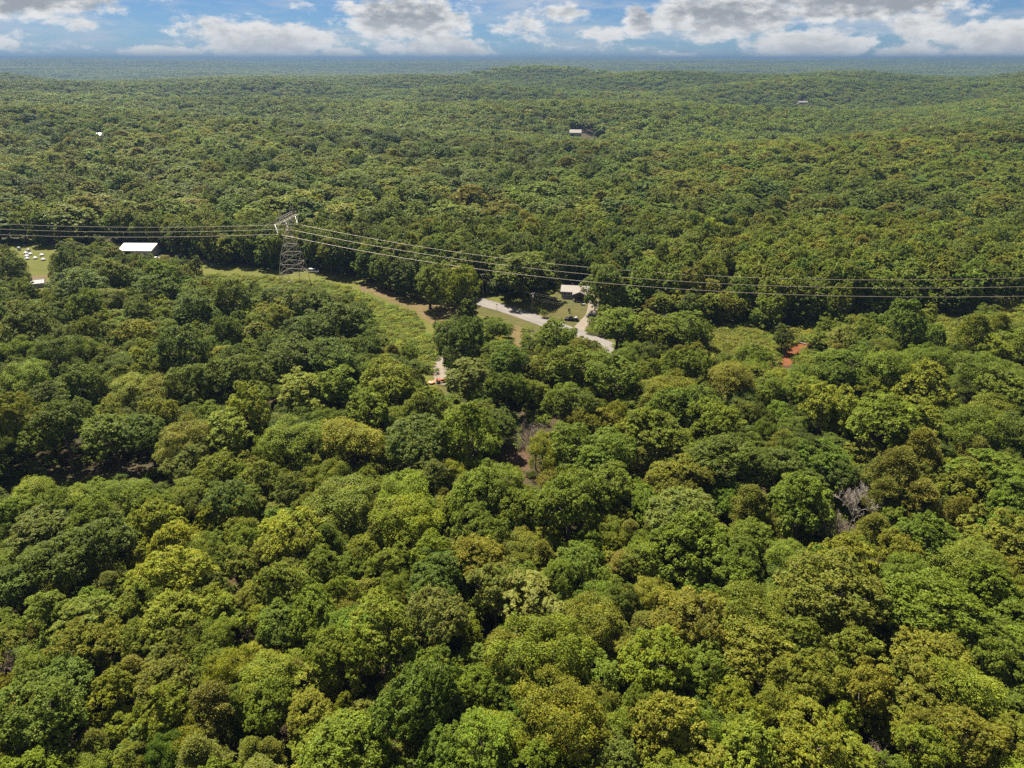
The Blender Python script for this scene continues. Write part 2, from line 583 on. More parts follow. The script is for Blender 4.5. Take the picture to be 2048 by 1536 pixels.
def leaf_quads(pos, nrm, size, aspect, rng, tilt=0.6, along=None):
    """one folded diamond per leaf spray"""
    n = len(pos)
    nn = nrm + rng.normal(0, tilt, (n, 3))
    nn /= np.linalg.norm(nn, axis=1)[:, None]
    a = rand_dirs(n, rng) if along is None else along + rng.normal(0, 0.35, (n, 3))
    u = a - (a * nn).sum(1)[:, None] * nn
    u /= np.linalg.norm(u, axis=1)[:, None] + 1e-9
    w = np.cross(nn, u)
    s = size * rng.uniform(0.65, 1.35, n)[:, None]
    L, W = s * 0.5, s * 0.5 * aspect
    fold = nn * s * 0.12
    V = np.stack([pos - u * L, pos + w * W - fold, pos + u * L, pos - w * W - fold], 1)
    return V


def mesh_from_quads(name, quads, var, mats, extra=None):
    """quads: (n,4,3) leaves, var: (n,3) colour multiplier; extra: (verts, faces) of wood with material 1"""
    n = len(quads)
    V = quads.reshape(-1, 3)
    Fi = np.arange(n * 4).reshape(n, 4)
    starts = np.arange(n) * 4
    loops = Fi.ravel()
    npoly = n
    mi = np.zeros(n, np.int32)
    if extra is not None:
        ev, ef = np.array(extra[0]), extra[1]
        base = len(V)
        V = np.concatenate([V, ev])
        el_, es, off = [], [], len(loops)
        for f in ef:
            es.append(off + len(el_))
            el_ += [i + base for i in f]
        loops = np.concatenate([loops, np.array(el_, int)])
        starts = np.concatenate([starts, np.array(es, int)])
        npoly += len(ef)
        mi = np.concatenate([mi, np.ones(len(ef), np.int32)])
    me = bpy.data.meshes.new(name)
    me.vertices.add(len(V))
    me.vertices.foreach_set('co', V.astype(np.float32).ravel())
    me.loops.add(len(loops))
    me.loops.foreach_set('vertex_index', loops.astype(np.int32))
    me.polygons.add(npoly)
    me.polygons.foreach_set('loop_start', starts.astype(np.int32))
    me.polygons.foreach_set('material_index', mi)
    me.update(calc_edges=True)
    at_ = me.attributes.new('leafvar', 'FLOAT_COLOR', 'FACE')
    c = np.ones((npoly, 4), np.float32)
    c[:n, :3] = var
    at_.data.foreach_set('color', c.ravel())
    for m in mats:
        me.materials.append(m)
    return me


# crown styles: (rx, rz, centre z, lobes, lobe r, clumps, clump r, leaves, leaf size, lift)
D0, H0 = 14.0, 18.0
STYLE = {
    'oak':     dict(rx=6.9, rz=5.8, cz=11.6, lobes=40, lr=(1.6, 2.8), sh=0.72, zmin=-0.45, cr=0.27),
    'upright': dict(rx=6.6, rz=7.2, cz=10.6, lobes=46, lr=(1.2, 2.2), sh=0.76, zmin=-0.6, cr=0.30),
    'full':    dict(rx=6.6, rz=8.2, cz=9.6, lobes=56, lr=(1.5, 2.5), sh=0.74, zmin=-0.9, cr=0.30),
    'loose':   dict(rx=7.0, rz=5.4, cz=11.8, lobes=30, lr=(1.6, 2.5), sh=0.74, zmin=-0.5, cr=0.55),
}


def lobes_of(style, rng):
    s = STYLE[style]
    d = fib_dirs(s['lobes'], rng, s['zmin'])
    ax = np.array([s['rx'], s['rx'], s['rz']])
    # the whole crown is lopsided: a few broad bulges and hollows
    k = rand_dirs(5, rng)
    bulge = 1 + 0.26 * sum(np.sin(3.0 * (d @ kk) + rng.uniform(0, 6)) for kk in k) / 2.0
    rad = s['sh'] * bulge * rng.uniform(0.74, 1.18, len(d))
    if style == 'upright':
        taper = 1 - 0.38 * np.clip(d[:, 2], 0, 1) ** 1.5
        ax2 = np.stack([ax[0] * taper, ax[1] * taper, np.full(len(d), ax[2])], 1)
    else:
        ax2 = ax[None]
    c = d * rad[:, None] * ax2 + np.array([0, 0, s['cz']])
    inner = rand_dirs(6, rng) * np.array([2.2, 2.2, 2.0]) + np.array([0, 0, s['cz']])
    c = np.concatenate([c, inner])
    lr = rng.uniform(*s['lr'], len(c))
    return c, lr, s


def broadleaf(name, style, seed, nclump, nleaf, size, wood=True, joined=False, tilt=0.42):
    rng = np.random.RandomState(seed)
    c, lr, s = lobes_of(style, rng)
    centre = np.array([0, 0, s['cz'] - 2.0])
    Q, VAR = [], []
    for i in range(len(c)):
        out_ = c[i] - centre
        out_ /= np.linalg.norm(out_)
        dirs = rand_dirs(nclump, rng) + 0.75 * out_ + np.array([0, 0, 0.35])
        dirs /= np.linalg.norm(dirs, axis=1)[:, None]
        cc = c[i] + dirs * lr[i] * rng.uniform(0.62, 1.02, nclump)[:, None] * np.array([1, 1, 0.82])
        crs = lr[i] * s['cr'] * rng.uniform(0.7, 1.25, nclump)
        lobe_v = rng.normal(1, 0.09)
        for j in range(nclump):
            dd = rand_dirs(nleaf, rng)
            dd[:, 2] = np.abs(dd[:, 2]) * 0.9 - 0.18 * rng.rand(nleaf)
            dd += 0.35 * dirs[j]
            dd /= np.linalg.norm(dd, axis=1)[:, None]
            rr = crs[j] * rng.uniform(0.55, 1.08, nleaf)[:, None]
            p = cc[j] + dd * rr
            nrm = dd * 0.8 + np.array([0, 0, 0.55])
            Q.append(leaf_quads(p, nrm, size, 0.72, rng, tilt))
            v = lobe_v * rng.normal(1, 0.10) * rng.normal(1, 0.10, nleaf)
            h = rng.normal(0, 0.05)
            VAR.append(np.stack([v * (1 + h), v, v * (1 - h)], 1))
    Q = np.concatenate(Q)
    VAR = np.clip(np.concatenate(VAR), 0.4, 1.8)
    pc = Q.mean(1)
    kx = D0 / 2 / np.percentile(np.hypot(pc[:, 0], pc[:, 1]), 97)
    kz = (H0 - 8.0) / (np.percentile(pc[:, 2], 99.5) - 8.0)
    Q[..., :2] *= kx
    Q[..., 2] = 8.0 + (Q[..., 2] - 8.0) * kz
    c[:, :2] *= kx
    wv, wf = trunk_geo(seed, c, lr, s['cz'], joined)
    if joined:
        return mesh_from_quads(name, Q, VAR, [LEAF, BARK], (wv, wf))
    crown = mesh_from_quads(name + '_crown', Q, VAR, [LEAF])
    tm = bpy.data.meshes.new(name + '_trunk')
    tm.from_pydata(wv, [], wf)
    tm.materials.append(BARK)
    return crown, tm


def trunk_geo(seed, c, lr, cz, simple):
    rnd = random.Random(seed)
    m = MB()
    pts = [Vector((0, 0, -0.3)), Vector((rnd.uniform(-.15, .15), rnd.uniform(-.15, .15), 3)), Vector((rnd.uniform(-.3, .3), rnd.uniform(-.3, .3), 6.5)),
           Vector((rnd.uniform(-.5, .5), rnd.uniform(-.5, .5), cz))]
    rad = [0.46, 0.36, 0.30, 0.14]
    n = 5 if simple else 8
    for i in range(3):
        m.bar(pts[i], pts[i + 1], rad[i], rad[i + 1], n)
    if not simple:
        m.bar(pts[0], pts[0] + Vector((0, 0, 0.9)), 0.72, 0.42, n)
        sel = rnd.sample(range(len(c)), min(14, len(c)))
        for k in sel:
            t = rnd.uniform(0.25, 0.95)
            a = pts[1].lerp(pts[3], t)
            e = Vector(c[k])
            mid = a.lerp(e, .5) + Vector((0, 0, rnd.uniform(-.4, .6)))
            m.bar(a, mid, 0.17, 0.11, 5)
            m.bar(mid, e, 0.11, 0.04, 5)
    return m.v, m.f


def pine(name, seed, ntuft, nneedle, size, joined=False):
    """a shortleaf pine: soft fuzzy crown of needle tufts on thin branches, pointed to rounded top"""
    rng = np.random.RandomState(seed)
    H, base = 18.0, 6.0
    Q, VAR, tips = [], [], []
    for i in range(ntuft):
        t = rng.rand() ** 0.8
        z = base + (H - 0.6 - base) * t
        prof = 4.6 * (1 - t) ** 0.55 * min(1, 0.55 + 2.2 * t)
        ph = rng.uniform(0, 6.283)
        lump = 1 + 0.22 * math.sin(3 * ph + seed) + 0.12 * math.sin(5 * ph + 4 * t * 3)
        rr = prof * lump * rng.uniform(0.45, 1.02)
        p = np.array([rr * math.cos(ph), rr * math.sin(ph), z + 0.25 * rr])
        tips.append(p)
        o = np.array([math.cos(ph), math.sin(ph), 0.75])
        o /= np.linalg.norm(o)
        d = rand_dirs(nneedle, rng) + 0.9 * o
        d /= np.linalg.norm(d, axis=1)[:, None]
        L = rng.uniform(0.3, 0.95, nneedle)[:, None]
        pos = p + d * L
        nrm = np.cross(d, rand_dirs(nneedle, rng))
        Q.append(leaf_quads(pos, nrm * 0.6 + np.array([0, 0, 0.4]), size, 0.34, rng, 0.3, along=d))
        v = rng.normal(1, 0.12) * rng.normal(1, 0.10, nneedle)
        h = rng.normal(0, 0.05)
        VAR.append(np.stack([v * (1 + h), v, v * (1 - h)], 1))
    Q = np.concatenate(Q)
    VAR = np.clip(np.concatenate(VAR), 0.4, 1.8)
    m = MB()
    m.bar((0, 0, -.3), (0.1, 0, 8), 0.30, 0.22, 7)
    m.bar((0.1, 0, 8), (0, 0.1, H - 1), 0.22, 0.05, 7)
    rnd = random.Random(seed)
    if not joined:
        for k in rnd.sample(range(len(tips)), min(40, len(tips))):
            e = Vector(tips[k])
            m.bar((0.05, 0.05, max(3.0, e.z - 1.2)), e, 0.07, 0.02, 4)
    if joined:
        return mesh_from_quads(name, Q, VAR, [NEEDLE, BARK], (m.v, m.f))
    crown = mesh_from_quads(name + '_crown', Q, VAR, [NEEDLE])
    tm = bpy.data.meshes.new(name + '_trunk')
    tm.from_pydata(m.v, [], m.f)
    tm.materials.append(BARK)
    return crown, tm


def bare_tree(name, seed, mat, spread=0.75, twigs=5):
    """a leafless tree: trunk, limbs, then ever finer twigs"""
    rnd = random.Random(seed)
    tr, br = MB(), MB()

    def grow(m, p, d, L, r, lev):
        q = p + d * L
        m.bar(p, q, r, r * 0.62, 6 if lev < 2 else 3)
        if lev >= twigs:
            return
        for _ in range(rnd.choice((2, 3, 3)) if lev < 4 else 3):
            nd = (d + Vector((rnd.gauss(0, spread), rnd.gauss(0, spread), rnd.gauss(0.12, spread * .6)))).normalized()
            s = rnd.uniform(.45, 1.0)
            grow(br, p.lerp(q, s), nd, L * rnd.uniform(.55, .82), max(r * 0.55 * (1.1 - .4 * s), 0.045), lev + 1)
    tr.bar((0, 0, -.3), (0, 0, 1.2), .5, .34, 8)
    grow(tr, Vector((0, 0, 1.0)), Vector((rnd.uniform(-.1, .1), rnd.uniform(-.1, .1), 1)).normalized(), 6.0, .34, 0)
    for k in range(5):
        a = 6.283 * k / 5 + rnd.uniform(-.4, .4)
        grow(br, Vector((0, 0, rnd.uniform(4, 6.5))), Vector((math.cos(a) * .8, math.sin(a) * .8, .7)).normalized(), 4.2, .17, 1)
    av = np.array(br.v)
    kx = 5.5 / np.percentile(np.hypot(av[:, 0], av[:, 1]), 97)
    kz = 13.5 / np.percentile(av[:, 2], 99.5)
    for mm in (tr, br):
        mm.v = [(x * kx, y * kx, z * kz) for x, y, z in mm.v]
    me_t = bpy.data.meshes.new(name + '_trunk')
    me_t.from_pydata(tr.v, [], tr.f)
    me_t.materials.append(mat)
    me_b = bpy.data.meshes.new(name + '_branches')
    me_b.from_pydata(br.v, [], br.f)
    me_b.materials.append(mat)
    return me_b, me_t


NEAR = {'oak': [broadleaf('oak%d' % i, 'oak', 11 + i, 22, 24, 0.36) for i in range(6)],
        'upright': [broadleaf('poplar%d' % i, 'upright', 31 + i, 19, 22, 0.36) for i in range(4)],
        'loose': [broadleaf('loose%d' % i, 'loose', 51 + i, 15, 38, 0.34) for i in range(3)],
        'full': [broadleaf('full%d' % i, 'full', 91 + i, 18, 20, 0.40) for i in range(3)],
        'pine': [pine('pine%d' % i, 71 + i, 330, 44, 0.42) for i in range(3)]}
BARE = [bare_tree('bare%d' % i, 5 + i, m, sp, 6) for i, (m, sp) in enumerate(((DEADWOOD, .62), (PALEWOOD, .45), (DEADWOOD, .8)))]

# copies for the woodland mass, in ever coarser versions with distance
proto_col = bpy.data.collections.new('woodland_prototypes')
PROTO = []


def proto(me):
    o = bpy.data.objects.new('p%03d' % len(PROTO), me)
    proto_col.objects.link(o)
    PROTO.append(o)
    return len(PROTO) - 1


P_NEARFILL = [proto(NEAR[k][i][0]) for k, i in (('oak', 0), ('oak', 1), ('oak', 2), ('upright', 0), ('upright', 1), ('loose', 0), ('loose', 1))]
P_NEARPINE = [proto(NEAR['pine'][0][0]), proto(NEAR['pine'][2][0])]
P_MID = [proto(broadleaf('mid_oak%d' % i, 'oak', 111 + i, 14, 14, 0.62, joined=True, tilt=0.3)) for i in range(5)] + \
        [proto(broadleaf('mid_up%d' % i, 'upright', 131 + i, 9, 16, 0.64, joined=True)) for i in range(3)] + \
        [proto(broadleaf('mid_lo%d' % i, 'loose', 151 + i, 11, 20, 0.60, joined=True)) for i in range(2)]
P_EDGE = [proto(broadleaf('mid_full%d' % i, 'full', 191 + i, 10, 18, 0.62, joined=True)) for i in range(4)]
P_MIDPINE = [proto(pine('mid_pine%d' % i, 171 + i, 170, 26, 0.66, joined=True)) for i in range(2)]
P_FAR = [proto(broadleaf('far_oak%d' % i, 'oak', 211 + i, 5, 7, 1.15, joined=True, tilt=0.22)) for i in range(4)] + \
        [proto(broadleaf('far_up%d' % i, 'upright', 231 + i, 5, 6, 1.15, joined=True, tilt=0.22)) for i in range(2)]
P_FARPINE = [proto(pine('far_pine', 271, 70, 12, 1.2, joined=True))]


def canopy_patch(name, seed, size=90.0, n=62):
    """a piece of distant forest canopy: a few dozen coarse crowns"""
    rng = np.random.RandomState(seed)
    Q, VAR = [], []
    g = int(math.sqrt(n))
    for i in range(g):
        for j in range(g):
            x = (i + .5 + rng.uniform(-.4, .4)) / g * size - size / 2
            y = (j + .5 + rng.uniform(-.4, .4)) / g * size - size / 2
            r, h = rng.uniform(5.0, 8.0), rng.uniform(13, 22)
            d = fib_dirs(46, rng, -0.3)
            d2 = d * np.array([r, r, r * .75]) * rng.uniform(.75, 1.1, len(d))[:, None]
            p = d2 + np.array([x, y, h - r * .75])
            Q.append(leaf_quads(p, d + np.array([0, 0, .4]), 3.0, 0.85, rng, .35))
            v = rng.normal(1, .18) * rng.normal(1, .08, len(d))
            hh = rng.normal(0, .10)
            VAR.append(np.stack([v * (1 + hh), v, v * (1 - hh)], 1))
    return mesh_from_quads(name, np.concatenate(Q), np.clip(np.concatenate(VAR), .4, 1.8), [LEAF])


P_PATCH = [proto(canopy_patch('patch%d' % i, 301 + i)) for i in range(4)]


def shrub_mesh(name, seed, nleaf=420, size=0.20):
    rng = np.random.RandomState(seed)
    c = rand_dirs(9, rng) * np.array([.8, .8, .3]) + np.array([0, 0, .55])
    Q, VAR = [], []
    for i in range(len(c)):
        n = nleaf // len(c)
        d = rand_dirs(n, rng)
        d[:, 2] = np.abs(d[:, 2])
        p = c[i] + d * rng.uniform(.35, .65) * rng.uniform(.6, 1.1, n)[:, None]
        Q.append(leaf_quads(p, d + np.array([0, 0, .4]), size, .6, rng, .5))
        v = rng.normal(1, .14) * rng.normal(1, .1, n)
        VAR.append(np.stack([v, v, v], 1))
    return mesh_from_quads(name, np.concatenate(Q), np.clip(np.concatenate(VAR), .4, 1.8), [LEAF])


P_SHRUB = [proto(shrub_mesh('shrub%d' % i, 401 + i)) for i in range(4)]


def scatter(name, pts, idx, rotz, scl, tint, label):
    """one stuff object: points that carry a prototype each"""
    n = len(pts)
    me = bpy.data.meshes.new(name)
    me.vertices.add(n)
    me.vertices.foreach_set('co', np.asarray(pts, np.float32).ravel())
    a = me.attributes.new('proto', 'INT', 'POINT')
    a.data.foreach_set('value', np.asarray(idx, np.int32))
    a = me.attributes.new('turn', 'FLOAT_VECTOR', 'POINT')
    rv = np.zeros((n, 3), np.float32)
    rv[:, 2] = rotz
    a.data.foreach_set('vector', rv.ravel())
    a = me.attributes.new('size', 'FLOAT_VECTOR', 'POINT')
    a.data.foreach_set('vector', np.asarray(scl, np.float32).ravel())
    a = me.attributes.new('tint', 'FLOAT_COLOR', 'POINT')
    tc_ = np.ones((n, 4), np.float32)
    tc_[:, :3] = tint
    a.data.foreach_set('color', tc_.ravel())
    o = link(name, me)
    tag(o, label, None, None, 'stuff')
    g = bpy.data.node_groups.new(name + '_scatter', 'GeometryNodeTree')
    g.interface.new_socket('Geometry', in_out='INPUT', socket_type='NodeSocketGeometry')
    g.interface.new_socket('Geometry', in_out='OUTPUT', socket_type='NodeSocketGeometry')
    N, L = g.nodes, g.links
    gi, go = N.new('NodeGroupInput'), N.new('NodeGroupOutput')
    ci = N.new('GeometryNodeCollectionInfo')
    ci.inputs['Collection'].default_value = proto_col
    ci.inputs['Separate Children'].default_value = True
    ci.inputs['Reset Children'].default_value = True
    ip = N.new('GeometryNodeInstanceOnPoints')
    ip.inputs['Pick Instance'].default_value = True

    def named(nm, typ):
        nd = N.new('GeometryNodeInputNamedAttribute')
        nd.data_type = typ
        nd.inputs['Name'].default_value = nm
        return nd.outputs['Attribute']
    L.new(gi.outputs[0], ip.inputs['Points'])
    L.new(ci.outputs[0], ip.inputs['Instance'])
    L.new(named('proto', 'INT'), ip.inputs['Instance Index'])
    e2r = N.new('FunctionNodeEulerToRotation')
    L.new(named('turn', 'FLOAT_VECTOR'), e2r.inputs[0])
    L.new(e2r.outputs[0], ip.inputs['Rotation'])
    L.new(named('size', 'FLOAT_VECTOR'), ip.inputs['Scale'])
    L.new(ip.outputs[0], go.inputs[0])
    md = o.modifiers.new('scatter', 'NODES')
    md.node_group = g
    return o


# ------------------------------------------------------------------ the trees of the photograph
# x, y, width in pixels of the photograph, colour letter, optional kind letter (u upright, l loose, p pine, x bare)
TINT = {'g': (0.108, 0.143, 0.013), 'd': (0.082, 0.110, 0.014), 'y': (0.136, 0.162, 0.012), 'Y': (0.166, 0.180, 0.013),
        'o': (0.130, 0.141, 0.014), 's': (0.130, 0.146, 0.027), 'b': (0.124, 0.128, 0.015), 'P': (0.132, 0.134, 0.020)}
CNAME = {'g': 'green', 'd': 'dark green', 'y': 'yellow-green', 'Y': 'bright yellow-green', 'o': 'olive', 's': 'pale grey-green', 'b': 'brownish olive'}

TREES = """
106,1187,78,bp 30,1172,95,d 215,1175,72,bp 300,1190,105,y 408,1182,80,d 84,1227,110,g 180,1232,112,g 234,1234,36,yu 85,1272,78,bp 172,1262,62,y
340,1238,115,y 447,1230,76,yu 190,1292,120,o 280,1292,92,g 348,1302,112,o 412,1290,82,g 440,1318,80,o 14,1335,66,bx 64,1338,64,Y 14,1392,62,Y
132,1368,132,d 232,1392,112,y 318,1362,108,o 328,1427,108,yu 425,1412,110,bp 75,1440,172,g 186,1484,82,bp 55,1508,76,g 135,1532,64,y 238,1467,62,y
412,1510,112,bp 490,1402,84,g 500,1505,70,bp 270,1528,66,o 332,1502,72,g
567,1177,122,o 674,1190,76,yu 620,1227,108,g 545,1257,92,g 597,1284,60,bp 595,1347,70,bp 674,1327,128,y 764,1258,150,y 884,1234,132,s 800,1212,60,o
820,1327,84,g 952,1277,56,yu 924,1350,62,yu 826,1397,172,g 542,1402,92,y 618,1422,82,o 688,1422,50,Yu 670,1497,150,y 745,1512,82,y 535,1512,72,bp
832,1482,84,bp 782,1526,54,bp 872,1512,110,g 967,1492,132,y 972,1420,48,gu 990,1188,122,s 1062,1202,128,s 1000,1382,92,g
1179,1252,112,o 1249,1214,82,d 1094,1312,172,g 1240,1268,54,o 1314,1327,134,y 1194,1370,112,g 1344,1202,88,o 1391,1236,142,b 1486,1240,146,o 1420,1290,104,g
1500,1312,138,o 1400,1342,112,g 1124,1442,172,o 1215,1462,94,g 1341,1447,150,o 1440,1392,72,y 1482,1416,104,y 1490,1492,138,y 1250,1522,110,s 1330,1528,92,y 1040,1492,62,o
1673,1192,178,b 1570,1232,122,o 1640,1244,102,o 1806,1182,92,g 1873,1230,170,y 1980,1182,130,g 2012,1240,92,g 1996,1288,122,g 1733,1262,72,bp 1785,1272,46,Yu
1600,1302,138,o 1700,1312,122,o 1850,1312,138,o 1962,1322,112,g 1620,1372,140,o 1720,1392,122,o 1822,1392,130,o 1940,1384,140,y 1556,1402,112,o 2034,1352,84,g
1600,1482,148,Y 1680,1450,100,y 1700,1514,100,y 1753,1512,70,bx 1830,1502,122,y 1930,1472,140,o 2022,1482,112,o 1784,1440,72,o
32,835,92,yu 122,850,112,d 222,866,92,g 296,862,84,d 370,886,110,s 457,860,92,yu 368,930,90,s 430,946,82,y 70,992,100,yl 30,1022,90,g
165,1002,80,yl 180,1042,90,g 262,988,84,gl 302,1012,92,g 390,1002,82,g 450,1000,102,d 82,1066,112,d 195,1088,132,d 306,1050,112,Y 340,1096,102,Y
422,1036,72,Y 490,1072,72,y 100,1126,120,d 215,1138,82,bp 286,1122,56,Y 332,1150,128,Y 440,1132,66,g 490,1122,64,bp
594,882,130,gl 700,884,132,ol 834,882,122,d 937,864,112,yu 665,952,82,yl 735,956,54,y 845,820,100,y 525,960,92,o 590,986,82,d 682,1008,132,ol
852,954,84,s 910,932,54,g 800,1002,112,y 790,1042,100,o 882,996,52,bp 955,988,118,g 1004,982,104,g 572,1066,122,Y 650,1086,84,dp 720,1082,64,dl
806,1056,118,y 872,1112,102,y 960,1062,110,g 527,1116,82,bp 602,1112,58,bp 650,1142,92,g 780,1122,100,y 872,1162,118,d 958,1122,120,o
1042,1012,92,g 1139,1012,150,g 1224,970,112,o 1195,912,118,g 1098,902,84,y 1150,890,108,g 1270,850,92,y 1320,870,122,y 1358,822,112,g 1275,922,62,bp
1350,962,112,o 1444,922,130,d 1512,940,92,d 1290,1012,84,g 1356,1030,130,s 1506,1016,96,bp 1380,1080,152,g 1440,1132,122,g 1482,1122,108,g 1300,1122,84,g
1226,1102,58,yu 1081,1118,72,bp 1150,1132,92,g 1500,1082,84,g 1562,930,84,d 1655,920,92,g 1606,1002,132,g 1560,1062,62,bp 1572,1122,82,g 1678,1057,68,bx
1711,1000,84,sx 1720,902,64,o 1796,940,112,bp 1846,900,92,bp 1946,905,74,bp 1773,996,82,bp 1850,1002,92,bp 1742,1062,82,bp 1790,1042,64,g 1922,1026,74,bp
1940,860,112,g 1760,842,132,g 1840,842,110,y 2022,872,102,d 1890,950,54,Y 1980,950,122,g 1940,972,102,o 2022,1004,112,g 1692,1128,118,Y 1862,1080,122,g
1990,1072,132,o 1950,1132,132,g 1800,1112,92,o 2032,1122,84,o 1812,1160,92,g
50,648,112,d 162,567,92,d 22,530,64,d 45,574,44,y 222,540,88,d 120,520,48,du 332,546,84,g 320,577,68,d 110,592,52,yl 163,610,72,g 217,600,62,ol
277,616,72,d 270,664,64,Y 282,707,64,Y 362,692,112,d 392,612,82,d 460,590,84,d 450,662,62,d 117,707,92,d 190,712,54,y 215,716,52,s 165,662,64,g
165,764,84,d 55,757,84,y 95,792,64,d 270,784,84,ol 322,782,82,ol 400,762,94,d 290,744,62,y 476,745,112,d 500,812,92,yu 230,832,74,o 330,832,82,o 30,702,62,y
504,575,28,d 548,597,46,d 600,604,72,d 645,600,60,d 690,632,122,d 565,630,64,o 738,690,78,d 610,664,78,d 560,690,62,d 590,712,92,d 662,716,94,d 718,728,60,d
810,708,46,g 600,776,92,y 682,768,82,yu 776,756,112,y 832,762,50,d 512,790,74,g 738,816,102,y
925,672,96,d 992,660,62,gl 857,552,82,g 925,566,66,gu 1050,535,112,g 1235,648,84,gk 1100,672,96,g 1212,562,92,d 1130,522,62,d 935,746,84,s
1007,722,84,g 1012,776,62,g 1118,802,74,g 1164,812,72,d 1230,746,104,g 1140,730,94,g 1182,702,42,d 1292,656,84,gk 1362,656,84,g 1300,705,60,dl 1000,850,60,d
1072,872,78,bx 1365,736,84,g 1337,790,112,ol 1400,812,82,g 1492,708,38,g 1512,722,50,g 1566,668,34,d 1462,760,102,ol 1530,780,70,g 1440,852,112,y 1616,782,84,g
1646,812,112,y 1676,674,70,s 1735,660,64,g 1810,640,82,gu 1948,664,78,op 1995,652,52,op 1990,702,64,y 2040,702,62,y 1870,672,52,g 1690,732,102,g 1780,742,112,g
1870,722,64,g 1852,770,122,Y 1960,752,102,g 1930,784,64,d 1752,790,64,y 2010,782,102,g 1980,822,92,ol
"""

# parts of the photograph where bare ground or a building shows: nothing may grow in front of them
CLEAR = [
    [(372, 540), (450, 541), (540, 548), (620, 550), (720, 564), (790, 597), (860, 616), (905, 620), (900, 632), (858, 645), (866, 662), (880, 690), (872, 712), (845, 700),
     (790, 690), (752, 640), (738, 605), (700, 585), (640, 582), (575, 578), (520, 570), (430, 556)],
    [(950, 597), (1030, 615), (1100, 640), (1135, 652), (1100, 656), (1052, 652), (1040, 690), (1022, 700), (1024, 645), (960, 625)],
    [(1096, 566), (1182, 572), (1188, 630), (1178, 650), (1162, 664), (1145, 655), (1120, 640), (1095, 632), (1108, 608)],
    [(1150, 655), (1165, 655), (1220, 690), (1218, 697), (1160, 674)],
    [(868, 765), (870, 735), (875, 716), (886, 712), (898, 735), (890, 768)], [(858, 752), (895, 752), (905, 790), (885, 790), (858, 770)],
    [(1556, 730), (1558, 706), (1585, 689), (1615, 680), (1630, 688), (1608, 708), (1580, 728)],
    [(965, 942), (990, 910), (1002, 892), (1056, 896), (1054, 928), (1010, 940)],
    [(1414, 672), (1450, 666), (1500, 666), (1548, 672), (1552, 684), (1474, 692), (1470, 715), (1428, 722)],
    [(36, 492), (96, 494), (94, 556), (64, 556), (62, 532), (44, 510)], [(60, 556), (90, 552), (90, 574), (60, 574)],
    [(0, 972), (100, 954), (200, 930), (305, 904), (300, 938), (190, 956), (60, 978), (0, 992)], [(1880, 638), (1912, 636), (1906, 690), (1888, 682)], [(2005, 612), (2060, 604), (2060, 640), (2010, 640)],
    [(556, 546), (620, 546), (620, 574), (556, 574)], [(472, 294), (486, 294), (486, 300), (472, 300)], [(1140, 258), (1162, 258), (1162, 268), (1140, 268)], [(1172, 266), (1190, 266), (1190, 276), (1172, 276)],
    [(1597, 203), (1613, 203), (1613, 207), (1597, 207)], [(197, 269), (207, 269), (207, 275), (197, 275)],
]

# thin things that nearer trees must not cover: outline in the photograph, distance of the thing
CLEAR_NEAR = [([(1036, 822), (1108, 822), (1108, 905), (1036, 905)], 196), ([(1645, 1030), (1712, 1030), (1712, 1085), (1645, 1085)], 128), ([(1680, 960), (1745, 960), (1745, 1040), (1680, 1040)], 142),
              ([(-20, 1300), (45, 1300), (40, 1370), (-20, 1370)], 86), ([(1725, 1485), (1780, 1485), (1780, 1536), (1725, 1536)], 70), ([(246, 476), (322, 476), (320, 507), (246, 507)], 395), ([(956, 545), (985, 545), (985, 592), (956, 592)], 316),
              ([(1050, 585), (1078, 585), (1078, 622), (1050, 622)], 290)]


def in_poly(pt, poly):
    x, y = pt
    c = False
    j = len(poly) - 1
    for i in range(len(poly)):
        xi, yi = poly[i]
        xj, yj = poly[j]
        if (yi > y) != (yj > y) and x < (xj - xi) * (y - yi) / (yj - yi) + xi:
            c = not c
        j = i
    return c


CLEARBOX = [(min(p[0] for p in q), min(p[1] for p in q), max(p[0] for p in q), max(p[1] for p in q)) for q in CLEAR]


def hides(x, y, z0, D, H):
    """would a crown of diameter D and height H standing here cover ground the photograph shows?"""
    for fx, fz in ((0, .97), (0, .75), (-.42, .72), (.42, .72), (-.3, .9), (.3, .9), (0, .5), (-.46, .55), (.46, .55), (0, .3), (-.2, .15), (.2, .15), (0, 0.02)):
        u, v, dep = project(x + fx * D, y, z0 + fz * H)
        for q, ymax in CLEAR_NEAR:
            if y < ymax and in_poly((u, v), q):
                return True
        for q, b in zip(CLEAR, CLEARBOX):
            if b[0] <= u <= b[2] and b[1] <= v <= b[3] and in_poly((u, v), q):
                return True
    return False


LANDMARK = [(588, 500, 'steel pylon'), (286, 492, 'white-roofed building'), (65, 508, 'white domed huts'), (880, 740, 'gravel pad'), (1150, 592, 'porch house'),
            (1030, 622, 'grey road'), (1592, 705, 'red mud'), (1020, 915, 'brown soil clearing'), (1072, 872, 'brown bare tree'), (1678, 1057, 'pinkish dead tree'),
            (14, 1335, 'grey dead tree'), (150, 945, 'dark shaded gap'), (650, 1086, 'dark feathery conifer'), (1753, 1512, 'fallen bare branches'), (1470, 690, 'small meadow'),
            (820, 640, 'bright meadow'), (1900, 660, 'grassy corridor')]


